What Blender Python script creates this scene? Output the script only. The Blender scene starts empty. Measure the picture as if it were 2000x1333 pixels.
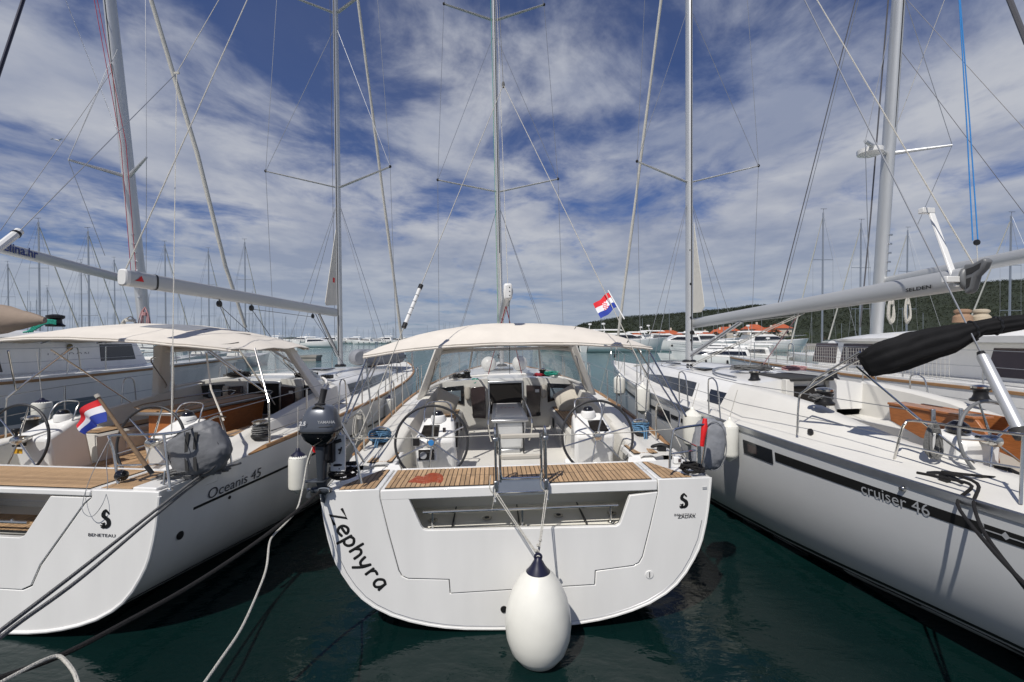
import bpy, bmesh, math, random
from mathutils import Vector, Matrix, noise
from mathutils.geometry import tessellate_polygon
R = math.radians
S = bpy.context.scene
COL = S.collection
rnd = random.Random(7)

# ------------------------------------------------------------------ camera
HC = 3.05            # eye height above the water, metres
F = 889.0            # focal length in pixels of the 2000 px wide photograph (16 mm lens)
HY = 661.0           # horizon row
cam_d = bpy.data.cameras.new('camera'); cam_d.lens = 16; cam_d.sensor_width = 36
cam_d.shift_y = -0.00275; cam_d.clip_end = 9000; cam_d.clip_start = 0.05
cam = bpy.data.objects.new('camera', cam_d); COL.objects.link(cam)
cam.location = (0, 0, HC); cam.rotation_euler = (R(90), 0, 0); S.camera = cam

# ------------------------------------------------------------------ light
SUN_EL, SUN_AZ = 52, -150     # azimuth: degrees from +Y towards +X (sun stands behind the camera, left)
sd = Vector((math.sin(R(SUN_AZ))*math.cos(R(SUN_EL)), math.cos(R(SUN_AZ))*math.cos(R(SUN_EL)), math.sin(R(SUN_EL))))
sun_d = bpy.data.lights.new('sun', 'SUN'); sun_d.energy = 4.1; sun_d.angle = R(0.53); sun_d.color = (1, .955, .89)
sun = bpy.data.objects.new('sun', sun_d); COL.objects.link(sun)
sun.rotation_euler = sd.to_track_quat('Z', 'Y').to_euler()
S.view_settings.view_transform = 'Standard'; S.view_settings.look = 'None'
S.view_settings.exposure = 0; S.view_settings.gamma = 1; S.view_settings.use_curve_mapping = False

world = bpy.data.worlds.new('World'); S.world = world; world.use_nodes = True
def sky_world():
    nt = world.node_tree; nt.nodes.clear(); N = nt.nodes.new; Lk = nt.links.new
    def math_(op, a, b=None, c=None):
        n = N('ShaderNodeMath'); n.operation = op
        for i, v in enumerate((a, b, c)):
            if v is None: continue
            if isinstance(v, (int, float)): n.inputs[i].default_value = v
            else: Lk(v, n.inputs[i])
        return n.outputs[0]
    tc = N('ShaderNodeTexCoord'); sep = N('ShaderNodeSeparateXYZ'); Lk(tc.outputs['Generated'], sep.inputs[0])
    x, y, z = sep.outputs
    zc = math_('MAXIMUM', z, 0.0)
    den = math_('ADD', zc, 0.10)
    u = math_('DIVIDE', x, den); v = math_('DIVIDE', y, den)
    cmb = N('ShaderNodeCombineXYZ'); Lk(u, cmb.inputs[0]); Lk(v, cmb.inputs[1])
    mp = N('ShaderNodeMapping'); Lk(cmb.outputs[0], mp.inputs[0])
    mp.inputs['Location'].default_value = (SKY[0], SKY[1], 0); mp.inputs['Rotation'].default_value = (0, 0, R(SKY[2])); mp.inputs['Scale'].default_value = (SKY[3], SKY[4], 1)
    def fbm(scale, det, rough, dist, off=0):
        n = N('ShaderNodeTexNoise'); n.noise_dimensions = '3D'
        n.inputs['Scale'].default_value = scale; n.inputs['Detail'].default_value = det
        n.inputs['Roughness'].default_value = rough; n.inputs['Distortion'].default_value = dist
        if off:
            m2 = N('ShaderNodeVectorMath'); m2.operation = 'ADD'; m2.inputs[1].default_value = (off, off*1.7, off)
            Lk(mp.outputs[0], m2.inputs[0]); Lk(m2.outputs[0], n.inputs['Vector'])
        else: Lk(mp.outputs[0], n.inputs['Vector'])
        return n.outputs['Fac']
    big = fbm(.42, 3, .5, .5); mid = fbm(1.7, 9, .6, .35, 5.3); fine = fbm(5.0, 6, .55, .3, 9.1)
    d = math_('ADD', math_('MULTIPLY', big, 1.15), math_('ADD', math_('MULTIPLY', mid, .95), math_('MULTIPLY', fine, .22)))
    # less cover towards the zenith, more near the horizon
    cov = math_('ADD', d, math_('MULTIPLY', math_('SUBTRACT', .42, zc), .74))
    mr = N('ShaderNodeMapRange'); mr.interpolation_type = 'SMOOTHSTEP'; Lk(cov, mr.inputs[0])
    mr.inputs[1].default_value = SKY[5]; mr.inputs[2].default_value = SKY[6]; mr.inputs[3].default_value = .07; mr.inputs[4].default_value = 1
    shade = fbm(.9, 7, .55, .2, 13.7)
    sh2 = fbm(3.1, 5, .5, .2, 3.7)
    shm = math_('ADD', math_('MULTIPLY', shade, .75), math_('MULTIPLY', sh2, .25))
    ramp = N('ShaderNodeValToRGB'); Lk(shm, ramp.inputs[0])
    e = ramp.color_ramp.elements; e[0].position = .40; e[0].color = (.26, .30, .415, 1); e[1].position = .60; e[1].color = (.49, .51, .565, 1)
    sky = N('ShaderNodeTexSky'); sky.sky_type = 'NISHITA'; sky.sun_disc = False
    sky.sun_elevation = R(SUN_EL); sky.sun_rotation = R(SUN_AZ); sky.ozone_density = 3.0; sky.air_density = 1.0; sky.dust_density = .3
    tint = N('ShaderNodeMix'); tint.data_type = 'RGBA'; tint.blend_type = 'MULTIPLY'; tint.inputs['Factor'].default_value = 1
    Lk(sky.outputs[0], tint.inputs['A']); tint.inputs['B'].default_value = (.42, .56, .92, 1)
    # near the horizon the cover turns to grey blue haze
    hz = N('ShaderNodeMapRange'); Lk(zc, hz.inputs[0]); hz.inputs[1].default_value = 0; hz.inputs[2].default_value = .24; hz.inputs[3].default_value = .72; hz.inputs[4].default_value = 0
    hm = N('ShaderNodeMix'); hm.data_type = 'RGBA'; Lk(hz.outputs[0], hm.inputs['Factor']); Lk(ramp.outputs[0], hm.inputs['A']); hm.inputs['B'].default_value = (.31, .375, .47, 1)
    bg1 = N('ShaderNodeBackground'); Lk(tint.outputs['Result'], bg1.inputs[0]); bg1.inputs[1].default_value = 0.07
    bg2 = N('ShaderNodeBackground'); Lk(hm.outputs['Result'], bg2.inputs[0]); bg2.inputs[1].default_value = 1.0
    mx = N('ShaderNodeMixShader'); Lk(mr.outputs[0], mx.inputs[0]); Lk(bg1.outputs[0], mx.inputs[1]); Lk(bg2.outputs[0], mx.inputs[2])
    out = N('ShaderNodeOutputWorld'); Lk(mx.outputs[0], out.inputs[0])
SKY = (1.4, 9.2, -28, 1.3, 1.1, .98, 1.32)
sky_world()

# ------------------------------------------------------------------ materials
MATS = {}
def mat(name, col, rough=.5, metal=0, var=0, vscale=4, bump=0, bscale=40, trans=0, spec=.5, coat=0, stretch=(1,1,1), island=0, alpha=1, ior=1.45, wear=None, emit=None):
    m = bpy.data.materials.new(name); m.use_nodes = True; nt = m.node_tree; b = nt.nodes['Principled BSDF']; N = nt.nodes.new; Lk = nt.links.new
    b.inputs['Base Color'].default_value = (*col, 1); b.inputs['Roughness'].default_value = rough; b.inputs['Metallic'].default_value = metal
    b.inputs['Specular IOR Level'].default_value = spec; b.inputs['Coat Weight'].default_value = coat; b.inputs['Coat Roughness'].default_value = .08
    b.inputs['Transmission Weight'].default_value = trans; b.inputs['IOR'].default_value = ior; b.inputs['Alpha'].default_value = alpha
    if var or bump or island:
        tc = N('ShaderNodeTexCoord'); mp = N('ShaderNodeMapping'); mp.inputs['Scale'].default_value = stretch; Lk(tc.outputs['Object'], mp.inputs[0])
    if var or island:
        nz = N('ShaderNodeTexNoise'); nz.inputs['Scale'].default_value = vscale; nz.inputs['Detail'].default_value = 6; Lk(mp.outputs[0], nz.inputs['Vector'])
        mr = N('ShaderNodeMapRange'); Lk(nz.outputs['Fac'], mr.inputs[0]); mr.inputs[1].default_value = .25; mr.inputs[2].default_value = .75
        mr.inputs[3].default_value = 1-var; mr.inputs[4].default_value = 1+var*.6
        src = mr.outputs[0]
        if island:
            oi = N('ShaderNodeObjectInfo'); gi = N('ShaderNodeNewGeometry')
            a = N('ShaderNodeMath'); a.operation = 'ADD'; Lk(oi.outputs['Random'], a.inputs[0]); Lk(gi.outputs['Random Per Island'], a.inputs[1])
            f = N('ShaderNodeMath'); f.operation = 'FRACT'; Lk(a.outputs[0], f.inputs[0])
            m2 = N('ShaderNodeMapRange'); Lk(f.outputs[0], m2.inputs[0]); m2.inputs[3].default_value = 1-island; m2.inputs[4].default_value = 1+island*.7
            mu = N('ShaderNodeMath'); mu.operation = 'MULTIPLY'; Lk(src, mu.inputs[0]); Lk(m2.outputs[0], mu.inputs[1]); src = mu.outputs[0]
        vm = N('ShaderNodeVectorMath'); vm.operation = 'SCALE'; vm.inputs[0].default_value = col; Lk(src, vm.inputs['Scale'])
        Lk(vm.outputs[0], b.inputs['Base Color'])
    if bump:
        nb = N('ShaderNodeTexNoise'); nb.inputs['Scale'].default_value = bscale; nb.inputs['Detail'].default_value = 5; Lk(mp.outputs[0], nb.inputs['Vector'])
        bp = N('ShaderNodeBump'); bp.inputs['Strength'].default_value = bump; bp.inputs['Distance'].default_value = .02; Lk(nb.outputs['Fac'], bp.inputs['Height']); Lk(bp.outputs[0], b.inputs['Normal'])
    if emit:
        b.inputs['Emission Color'].default_value = (*emit[:3], 1); b.inputs['Emission Strength'].default_value = emit[3]
    MATS[name] = m; return m
mat('gelcoat', (.78,.775,.75), .22, var=.07, vscale=1.3, stretch=(2.2,2.2,.6), coat=.3, bump=.02, bscale=3)
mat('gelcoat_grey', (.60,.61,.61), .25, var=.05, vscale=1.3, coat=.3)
mat('deck_nonslip', (.70,.69,.65), .6, var=.06, vscale=5, bump=.12, bscale=260)
mat('cockpit', (.66,.645,.60), .45, var=.05, vscale=3)
mat('cream', (.80,.775,.69), .5, var=.05, vscale=2)
mat('canvas', (.70,.65,.575), .85, var=.07, vscale=3.2, bump=.45, bscale=5)
mat('canvas_white', (.74,.72,.68), .8, var=.05, vscale=2.2, bump=.2, bscale=6)
mat('canvas_tan', (.30,.235,.185), .9, var=.1, vscale=2, bump=.4, bscale=7)
mat('canvas_grey', (.16,.165,.175), .55, var=.15, vscale=6, bump=.6, bscale=9)
mat('canvas_pale_grey', (.25,.26,.28), .5, var=.15, vscale=6, bump=.6, bscale=9)
mat('canvas_black', (.010,.010,.011), .8, var=.3, vscale=5, bump=.5, bscale=8, stretch=(1,1,1), spec=.25)
mat('sailcloth', (.62,.60,.54), .7, var=.08, vscale=5, bump=.3, bscale=12)
mat('sail_dark', (.40,.41,.40), .7, var=.1, vscale=5)
mat('teak', (.47,.31,.175), .6, var=.22, vscale=26, stretch=(3,.35,3), island=.24, bump=.15, bscale=120)
mat('teak_rail', (.34,.19,.085), .5, var=.2, vscale=20, stretch=(3,.4,3))
mat('teak_wet', (.33,.055,.014), .45, var=.25, vscale=30, stretch=(3,.4,3))
mat('wood_orange', (.40,.145,.045), .35, var=.3, vscale=14, stretch=(6,.7,6), coat=.4)
mat('wood_dark', (.16,.05,.02), .4, var=.3, vscale=14, stretch=(.7,.7,6))
mat('wood_staff', (.30,.20,.12), .6, var=.25, vscale=30)
mat('caulk', (.012,.011,.010), .7)
mat('steel', (.66,.645,.61), .2, metal=1, var=.12, vscale=14)
mat('steel_soft', (.55,.56,.57), .32, metal=1, var=.08, vscale=9)
mat('mast_alloy', (.60,.61,.61), .38, metal=.55, var=.06, vscale=.8, stretch=(6,6,1))
mat('boom_alloy', (.50,.51,.51), .42, metal=.35, var=.05, vscale=.8)
mat('black', (.012,.012,.013), .4)
mat('black_gloss', (.008,.008,.01), .08, coat=.5)
mat('rubber', (.02,.02,.022), .65, bump=.2, bscale=60)
mat('wheel_leather', (.028,.029,.032), .45, bump=.2, bscale=160)
mat('wheel_grey', (.16,.165,.17), .4)
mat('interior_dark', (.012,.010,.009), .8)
mat('smoked', (.05,.035,.036), .12, coat=.4, var=.2, vscale=3)
mat('window_dark', (.012,.014,.018), .06, coat=.6)
mat('window_blue', (.16,.20,.23), .12, coat=.5)
mat('navy', (.012,.013,.035), .4)
mat('fender_white', (.76,.75,.68), .3, var=.07, vscale=5, coat=.15, bump=.03, bscale=8)
mat('fender_plain', (.66,.65,.61), .4, var=.06, vscale=4)
mat('rope_white', (.60,.58,.52), .85, var=.3, vscale=110, bump=.8, bscale=160)
mat('rope_grey', (.21,.21,.205), .85, var=.45, vscale=110, bump=.9, bscale=160)
mat('rope_black', (.014,.013,.013), .85, bump=.9, bscale=160)
mat('rope_blue', (.10,.22,.36), .85, var=.5, vscale=45)
mat('rope_blue_bright', (.03,.20,.50), .8)
mat('rope_teal', (.02,.33,.24), .8, var=.3, vscale=40)
mat('rope_red', (.42,.03,.05), .8)
mat('rope_pink', (.45,.25,.25), .85)
mat('wire', (.36,.37,.38), .35, metal=.7)
mat('wire_dark', (.10,.10,.11), .5)
mat('motor_grey', (.085,.095,.115), .28, coat=.4, metal=.2)
mat('motor_leg', (.05,.058,.07), .35, metal=.3)
mat('red', (.62,.012,.014), .5, bump=.3, bscale=30)
mat('flag_red', (.62,.02,.03), .8)
mat('flag_white', (.72,.72,.74), .8)
mat('flag_blue', (.02,.045,.30), .8)
mat('print_black', (.012,.012,.012), .4)
mat('print_grey', (.09,.09,.10), .35, metal=.4)
mat('print_blue', (.02,.04,.20), .5)
mat('print_white', (.72,.72,.72), .5)
mat('print_silver', (.36,.37,.38), .5)
mat('sticker_orange', (.62,.33,.02), .5)
mat('antifoul', (.018,.018,.02), .6)
mat('bronze', (.16,.13,.07), .35, metal=.8)
mat('cap_brown', (.30,.19,.12), .8, bump=.5, bscale=20)
mat('cap_beige', (.42,.36,.27), .8, bump=.5, bscale=20)
mat('house_wall', (.55,.50,.43), .8, var=.08, vscale=.5)
mat('roof_tile', (.42,.10,.04), .8, var=.25, vscale=2)
mat('stone_quay', (.30,.28,.25), .85, var=.2, vscale=.8)
mat('leaf_dark', (.022,.030,.012), .8, var=.3, vscale=.08)
mat('leaf_mid', (.055,.075,.025), .8, var=.5, vscale=.3)
mat('trunk', (.10,.075,.05), .9)
mat('gull', (.5,.5,.5), .7)
mat('gasket', (.035,.035,.035), .7)
mat('cushion', (.50,.465,.40), .85, bump=.15, bscale=14)
def glass(name, col, alpha_like=.85, rough=.02):
    m = bpy.data.materials.new(name); m.use_nodes = True; nt = m.node_tree; nt.nodes.clear(); N = nt.nodes.new; Lk = nt.links.new
    t = N('ShaderNodeBsdfTransparent'); t.inputs[0].default_value = (*col, 1)
    g = N('ShaderNodeBsdfGlossy'); g.inputs['Roughness'].default_value = rough
    di = N('ShaderNodeBsdfDiffuse'); di.inputs[0].default_value = (.55,.55,.55,1)
    nz = N('ShaderNodeTexNoise'); nz.inputs['Scale'].default_value = 2.2; nz.inputs['Detail'].default_value = 4
    bp = N('ShaderNodeBump'); bp.inputs['Strength'].default_value = .25; bp.inputs['Distance'].default_value = .05; Lk(nz.outputs['Fac'], bp.inputs['Height']); Lk(bp.outputs[0], g.inputs['Normal'])
    m0 = N('ShaderNodeMixShader'); m0.inputs[0].default_value = 1-alpha_like; Lk(t.outputs[0], m0.inputs[1]); Lk(di.outputs[0], m0.inputs[2])
    lw = N('ShaderNodeLayerWeight'); lw.inputs[0].default_value = .5; pw = N('ShaderNodeMath'); pw.operation = 'POWER'; pw.inputs[1].default_value = 4; Lk(lw.outputs['Facing'], pw.inputs[0]); fr = N('ShaderNodeMath'); fr.operation = 'MULTIPLY_ADD'; fr.inputs[1].default_value = .7; fr.inputs[2].default_value = .05; Lk(pw.outputs[0], fr.inputs[0])
    mx = N('ShaderNodeMixShader'); Lk(fr.outputs[0], mx.inputs[0]); Lk(m0.outputs[0], mx.inputs[1]); Lk(g.outputs[0], mx.inputs[2])
    o = N('ShaderNodeOutputMaterial'); Lk(mx.outputs[0], o.inputs[0]); MATS[name] = m
glass('clear_vinyl', (.93,.94,.94), .88)
glass('net_air', (.9,.9,.9), .95)
def water_mat():
    m = bpy.data.materials.new('sea_water'); m.use_nodes = True; nt = m.node_tree; b = nt.nodes['Principled BSDF']; N = nt.nodes.new; Lk = nt.links.new
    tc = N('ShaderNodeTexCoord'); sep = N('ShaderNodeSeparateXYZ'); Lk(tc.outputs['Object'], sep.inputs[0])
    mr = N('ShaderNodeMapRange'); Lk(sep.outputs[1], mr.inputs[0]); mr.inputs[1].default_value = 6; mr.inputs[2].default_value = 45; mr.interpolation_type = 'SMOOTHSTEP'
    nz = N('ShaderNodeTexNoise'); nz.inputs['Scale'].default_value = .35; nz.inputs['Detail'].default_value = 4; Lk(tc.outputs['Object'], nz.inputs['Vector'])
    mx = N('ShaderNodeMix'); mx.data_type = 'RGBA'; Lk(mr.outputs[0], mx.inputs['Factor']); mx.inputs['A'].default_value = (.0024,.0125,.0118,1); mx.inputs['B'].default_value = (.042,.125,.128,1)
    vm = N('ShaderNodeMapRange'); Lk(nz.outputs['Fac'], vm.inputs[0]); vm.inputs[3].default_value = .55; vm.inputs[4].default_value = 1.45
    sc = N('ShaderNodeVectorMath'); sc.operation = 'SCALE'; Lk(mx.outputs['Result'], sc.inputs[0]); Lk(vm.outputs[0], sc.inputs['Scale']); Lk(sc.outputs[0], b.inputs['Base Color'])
    b.inputs['Roughness'].default_value = .03; b.inputs['IOR'].default_value = 1.333
    def w(scale, det, st, strength, dist, prev=None):
        mp = N('ShaderNodeMapping'); mp.inputs['Scale'].default_value = st; mp.inputs['Rotation'].default_value = (0,0,R(20)); Lk(tc.outputs['Object'], mp.inputs[0])
        n = N('ShaderNodeTexNoise'); n.inputs['Scale'].default_value = scale; n.inputs['Detail'].default_value = det; n.inputs['Distortion'].default_value = .4; Lk(mp.outputs[0], n.inputs['Vector'])
        bp = N('ShaderNodeBump'); bp.inputs['Strength'].default_value = strength; bp.inputs['Distance'].default_value = dist; Lk(n.outputs['Fac'], bp.inputs['Height'])
        if prev is not None: Lk(prev, bp.inputs['Normal'])
        return bp.outputs[0]
    a = w(.55, 2, (1,1.5,1), .5, .10); c = w(2.3, 4, (1,1.7,1), .55, .035, a)
    # ruffled open water beyond the boats, calm between the hulls
    n2 = w(7, 4, (1,1.8,1), 1, .03, c)
    r2 = N('ShaderNodeMapRange'); Lk(sep.outputs[1], r2.inputs[0]); r2.inputs[1].default_value = 8; r2.inputs[2].default_value = 22; r2.inputs[3].default_value = .12; r2.inputs[4].default_value = 1.0
    bn = [l.from_node for l in nt.links if l.from_socket == n2 or l.from_socket.node.bl_idname == 'ShaderNodeBump']
    for nd in nt.nodes:
        if nd.bl_idname == 'ShaderNodeBump' and nd.outputs[0] == n2: Lk(r2.outputs[0], nd.inputs['Strength'])
    Lk(n2, b.inputs['Normal']); MATS['sea_water'] = m
water_mat()

# ------------------------------------------------------------------ mesh builder
class MB:
    def __init__(s): s.v = []; s.f = []
    def add(s, vs, fs):
        o = len(s.v); s.v += [tuple(p) for p in vs]; s.f += [tuple(i+o for i in f) for f in fs]; return s
    def box(s, x0, x1, y0, y1, z0, z1):
        return s.add([(x0,y0,z0),(x1,y0,z0),(x1,y1,z0),(x0,y1,z0),(x0,y0,z1),(x1,y0,z1),(x1,y1,z1),(x0,y1,z1)],
                     [(0,3,2,1),(4,5,6,7),(0,1,5,4),(1,2,6,5),(2,3,7,6),(3,0,4,7)])
    def hexa(s, p):   # 8 points: bottom 4 ccw, top 4 ccw
        return s.add(p, [(0,3,2,1),(4,5,6,7),(0,1,5,4),(1,2,6,5),(2,3,7,6),(3,0,4,7)])
    def loft(s, rows, close=False, caps=False):
        n = len(rows[0]); fs = []
        for i in range(len(rows)-1):
            for j in range(n if close else n-1):
                a = i*n+j; b_ = i*n+(j+1) % n; fs.append((a, b_, b_+n, a+n))
        if caps: fs.append(tuple(range(n-1, -1, -1))); fs.append(tuple(range((len(rows)-1)*n, len(rows)*n)))
        return s.add([p for r in rows for p in r], fs)
    def tube(s, pts, r, n=8, caps=True, flat=None, closed=False):
        P = [Vector(p) for p in pts]; m = len(P)
        rs = r if isinstance(r, (list, tuple)) else [r]*m
        rows = []; up = None
        for i in range(m):
            if closed: t = P[(i+1) % m]-P[i-1]
            else: t = P[min(i+1, m-1)]-P[max(i-1, 0)]
            if t.length < 1e-9: t = Vector((0,0,1))
            t.normalize()
            if up is None:
                up = Vector((0,0,1)) if abs(t.z) < .9 else Vector((0,1,0))
            a = t.cross(up)
            if a.length < 1e-6: a = t.orthogonal()
            a.normalize(); b = a.cross(t).normalized(); up = b
            rows.append([tuple(P[i]+a*(rs[i]*math.cos(k*2*math.pi/n))+b*(rs[i]*math.sin(k*2*math.pi/n))) for k in range(n)])
        if closed: rows.append(rows[0])
        return s.loft(rows, close=True, caps=caps and not closed)
    def lathe(s, prof, c=(0,0,0), n=20, axis='z', caps=True):   # prof: (r, h)
        rows = []
        for r, h in prof:
            row = []
            for k in range(n):
                a = 2*math.pi*k/n; u, w = r*math.cos(a), r*math.sin(a)
                p = {'z': (u, w, h), 'y': (u, h, -w), 'x': (h, u, w)}[axis]
                row.append((c[0]+p[0], c[1]+p[1], c[2]+p[2]))
            rows.append(row)
        return s.loft(rows, close=True, caps=caps)
    def prism(s, poly, a, b, plane='xz', holes=()):   # polygon in a plane, extruded from a to b
        def P(p, d): return {'xz': (p[0], d, p[1]), 'xy': (p[0], p[1], d), 'yz': (d, p[0], p[1])}[plane]
        loops = [list(poly)]+[list(h) for h in holes]
        flat = [p for l in loops for p in l]; n = len(flat)
        if len(loops) == 1: fs = [tuple(range(n)), tuple(range(2*n-1, n-1, -1))]
        else:
            tri = tessellate_polygon([[Vector((p[0], p[1], 0)) for p in l] for l in loops])
            fs = [tuple(t) for t in tri]+[tuple(i+n for i in reversed(t)) for t in tri]
        o = 0
        for l in loops:
            for i in range(len(l)):
                j = (i+1) % len(l); fs.append((o+i, o+j, o+j+n, o+i+n))
            o += len(l)
        return s.add([P(p, a) for p in flat]+[P(p, b) for p in flat], fs)
    def sheet(s, rows, th):   # thick sheet from a grid of points
        rows = [[Vector(p) for p in r] for r in rows]
        def nrm(i, j):
            a = rows[min(i+1, len(rows)-1)][j]-rows[max(i-1, 0)][j]; b = rows[i][min(j+1, len(rows[0])-1)]-rows[i][max(j-1, 0)]
            c = a.cross(b); return c.normalized() if c.length > 1e-9 else Vector((0,0,1))
        lo = [[rows[i][j]-nrm(i, j)*th for j in range(len(rows[0]))] for i in range(len(rows))]
        m, n = len(rows), len(rows[0]); s0 = len(s.v); s.loft(rows)
        o = len(s.v); s.loft(lo)
        bd = [(0, j) for j in range(n)]+[(i, n-1) for i in range(1, m)]+[(m-1, j) for j in range(n-2, -1, -1)]+[(i, 0) for i in range(m-2, 0, -1)]
        for k in range(len(bd)):
            a, b = bd[k], bd[(k+1) % len(bd)]
            s.f.append((s0+a[0]*n+a[1], s0+b[0]*n+b[1], o+b[0]*n+b[1], o+a[0]*n+a[1]))
        return s
    def mesh(s, name, sharp=32, fix=True, merge=True):
        me = bpy.data.meshes.new(name); me.from_pydata(s.v, [], s.f)
        bm = bmesh.new(); bm.from_mesh(me)
        if merge: bmesh.ops.remove_doubles(bm, verts=bm.verts, dist=1e-5)
        if fix: bmesh.ops.recalc_face_normals(bm, faces=bm.faces)
        bm.to_mesh(me); bm.free()
        me.polygons.foreach_set('use_smooth', [True]*len(me.polygons))
        me.set_sharp_from_angle(angle=R(sharp))
        return me

def link(name, me, m, parent=None, label=None, bevel=0, seg=2, kind=None):
    if m and not me.materials: me.materials.append(MATS[m])
    o = bpy.data.objects.new(name, me); COL.objects.link(o)
    if parent: o.parent = parent
    if label: o['label'] = label
    if kind: o['kind'] = kind
    if bevel:
        b = o.modifiers.new('bevel', 'BEVEL'); b.width = bevel; b.segments = seg; b.limit_method = 'ANGLE'; b.angle_limit = R(35)
    return o

class Thing:
    def __init__(s, name, label, cat, M=Matrix(), group=None):
        s.M = M; s.I = M.inverted(); s.c = s.I @ Vector((0,0,HC))
        e = bpy.data.objects.new(name, None); COL.objects.link(e); e.matrix_world = M; e.empty_display_size = .2
        e['label'] = label; e['category'] = cat
        if group: e['group'] = group
        s.e = e
    def part(s, name, mb, m, parent=None, label=None, bevel=0, kind=None, **k):
        me = mb if isinstance(mb, bpy.types.Mesh) else mb.mesh(name, **k)
        return link(name, me, m, parent or s.e, label, bevel, kind=kind)
    def px(s, px, py, **k):     # where the sight line of a measured point meets the plane x=, y= or z= of this thing
        d = (s.I.to_3x3() @ Vector(((px-1000)/F, 1, -(py-HY)/F)))
        ax = 'xyz'.index(list(k)[0]); t = (k['xyz'[ax]]-s.c[ax])/d[ax]
        return tuple(s.c+d*t)
def W(px, py, d): return ((px-1000)/F*d, d, HC-(py-HY)/F*d)
def Wz(px, py, z):
    d = (HC-z)*F/(py-HY); return ((px-1000)/F*d, d, z)
def single(name, mb, m, label, cat, group=None, origin=None, kind=None, bevel=0, **k):
    me = mb.mesh(name, **k)
    if origin is None:
        c = [sum(v.co[i] for v in me.vertices)/max(1, len(me.vertices)) for i in range(3)]
        c[2] = min(v.co[2] for v in me.vertices); origin = c
    me.transform(Matrix.Translation(-Vector(origin)))
    o = link(name, me, m, bevel=bevel); o.location = origin
    if kind: o['kind'] = kind
    if label: o['label'] = label
    if cat: o['category'] = cat
    if group: o['group'] = group
    return o
def copy_tree(e, M, label=None, group=None):
    r = e.copy(); COL.objects.link(r); r.matrix_world = M
    if label: r['label'] = label
    if group: r['group'] = group
    def rec(a, b):
        for ch in list(a.children):
            c = ch.copy(); COL.objects.link(c); c.parent = b; rec(ch, c)
    rec(e, r); return r
def Tm(x, y, z, rz=0, ry=0, rx=0, s=1): return Matrix.Translation((x,y,z)) @ Matrix.Rotation(R(rz),4,'Z') @ Matrix.Rotation(R(ry),4,'Y') @ Matrix.Rotation(R(rx),4,'X') @ Matrix.Scale(s,4)
def lerp(a, b, t): return a+(b-a)*t
def interp(tab, x):
    if x <= tab[0][0]: return tab[0][1]
    for i in range(len(tab)-1):
        if x <= tab[i+1][0]:
            x0, y0 = tab[i]; x1, y1 = tab[i+1]; t = (x-x0)/(x1-x0)
            p0 = tab[max(i-1,0)]; p3 = tab[min(i+2,len(tab)-1)]
            m0 = (y1-p0[1])/(x1-p0[0])*(x1-x0); m1 = (p3[1]-y0)/(p3[0]-x0)*(x1-x0)
            return (2*t**3-3*t*t+1)*y0+(t**3-2*t*t+t)*m0+(3*t*t-2*t**3)*y1+(t**3-t*t)*m1
    return tab[-1][1]
def smooth(pts, n=6, closed=False):
    P = [Vector(p) for p in pts]; out = []; m = len(P)
    for i in range(m if closed else m-1):
        p0, p1, p2, p3 = (P[i-1] if (closed or i) else P[0]), P[i], P[(i+1) % m], (P[(i+2) % m] if (closed or i+2 < m) else P[-1])
        for k in range(n):
            t = k/n; out.append(.5*((2*p1)+(p2-p0)*t+(2*p0-5*p1+4*p2-p3)*t*t+(3*p1-3*p2+p3-p0)*t**3))
    if not closed: out.append(P[-1])
    return [tuple(p) for p in out]
def sag(a, b, s, n=14):
    a, b = Vector(a), Vector(b); return [tuple(a.lerp(b, i/n)-Vector((0,0,s*4*(i/n)*(1-i/n)))) for i in range(n+1)]

def text_mb(body, h, fn, bold=0, shear=0, spacing=1.0, xs=1.0):
    """lettering: fn maps (u, v) in metres from the left end of the base line to a point"""
    c = bpy.data.curves.new('t', 'FONT'); c.body = body; c.offset = bold; c.shear = shear; c.space_character = spacing; c.resolution_u = 3
    o = bpy.data.objects.new('t', c); COL.objects.link(o)
    me = o.to_mesh(); mb = MB()
    if me and len(me.vertices):
        k = h/.72
        mb.add([fn(v.co.x*k*xs, v.co.y*k) for v in me.vertices], [tuple(p.vertices) for p in me.polygons])
    o.to_mesh_clear(); bpy.data.objects.remove(o); bpy.data.curves.remove(c)
    return mb
def seahorse(mb, fn, h):
    """curled sea-horse emblem drawn with tapered strokes, height h"""
    def stroke(pts, ws):
        P = smooth([(x, y, 0) for x, y in pts], 5); n = len(P)
        W_ = [interp([(i/(len(ws)-1), w) for i, w in enumerate(ws)], k/(n-1)) for k in range(n)]
        rows = []
        for k in range(n):
            a = Vector(P[min(k+1,n-1)])-Vector(P[max(k-1,0)]); a.normalize(); nn = Vector((-a.y, a.x, 0))*W_[k]
            p = Vector(P[k]); rows.append([fn((p-nn).x*h, (p-nn).y*h), fn((p+nn).x*h, (p+nn).y*h)])
        mb.loft(rows)
    stroke([(.16,.80),(.06,.98),(-.08,.86),(-.12,.68),(.02,.56),(.18,.42),(.20,.20),(.02,.05),(-.16,.12)], [.02,.06,.10,.12,.11,.13,.12,.09,.03])
    stroke([(.10,.93),(.20,.84),(.24,.76)], [.05,.05,.02])
    stroke([(-.02,.28),(-.14,.22),(-.27,.28)], [.05,.05,.005])
    stroke([(-.02,.18),(-.20,.10),(-.32,.17)], [.05,.05,.005])
    stroke([(.02,.10),(-.14,.0),(-.30,.05)], [.05,.05,.005])

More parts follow.
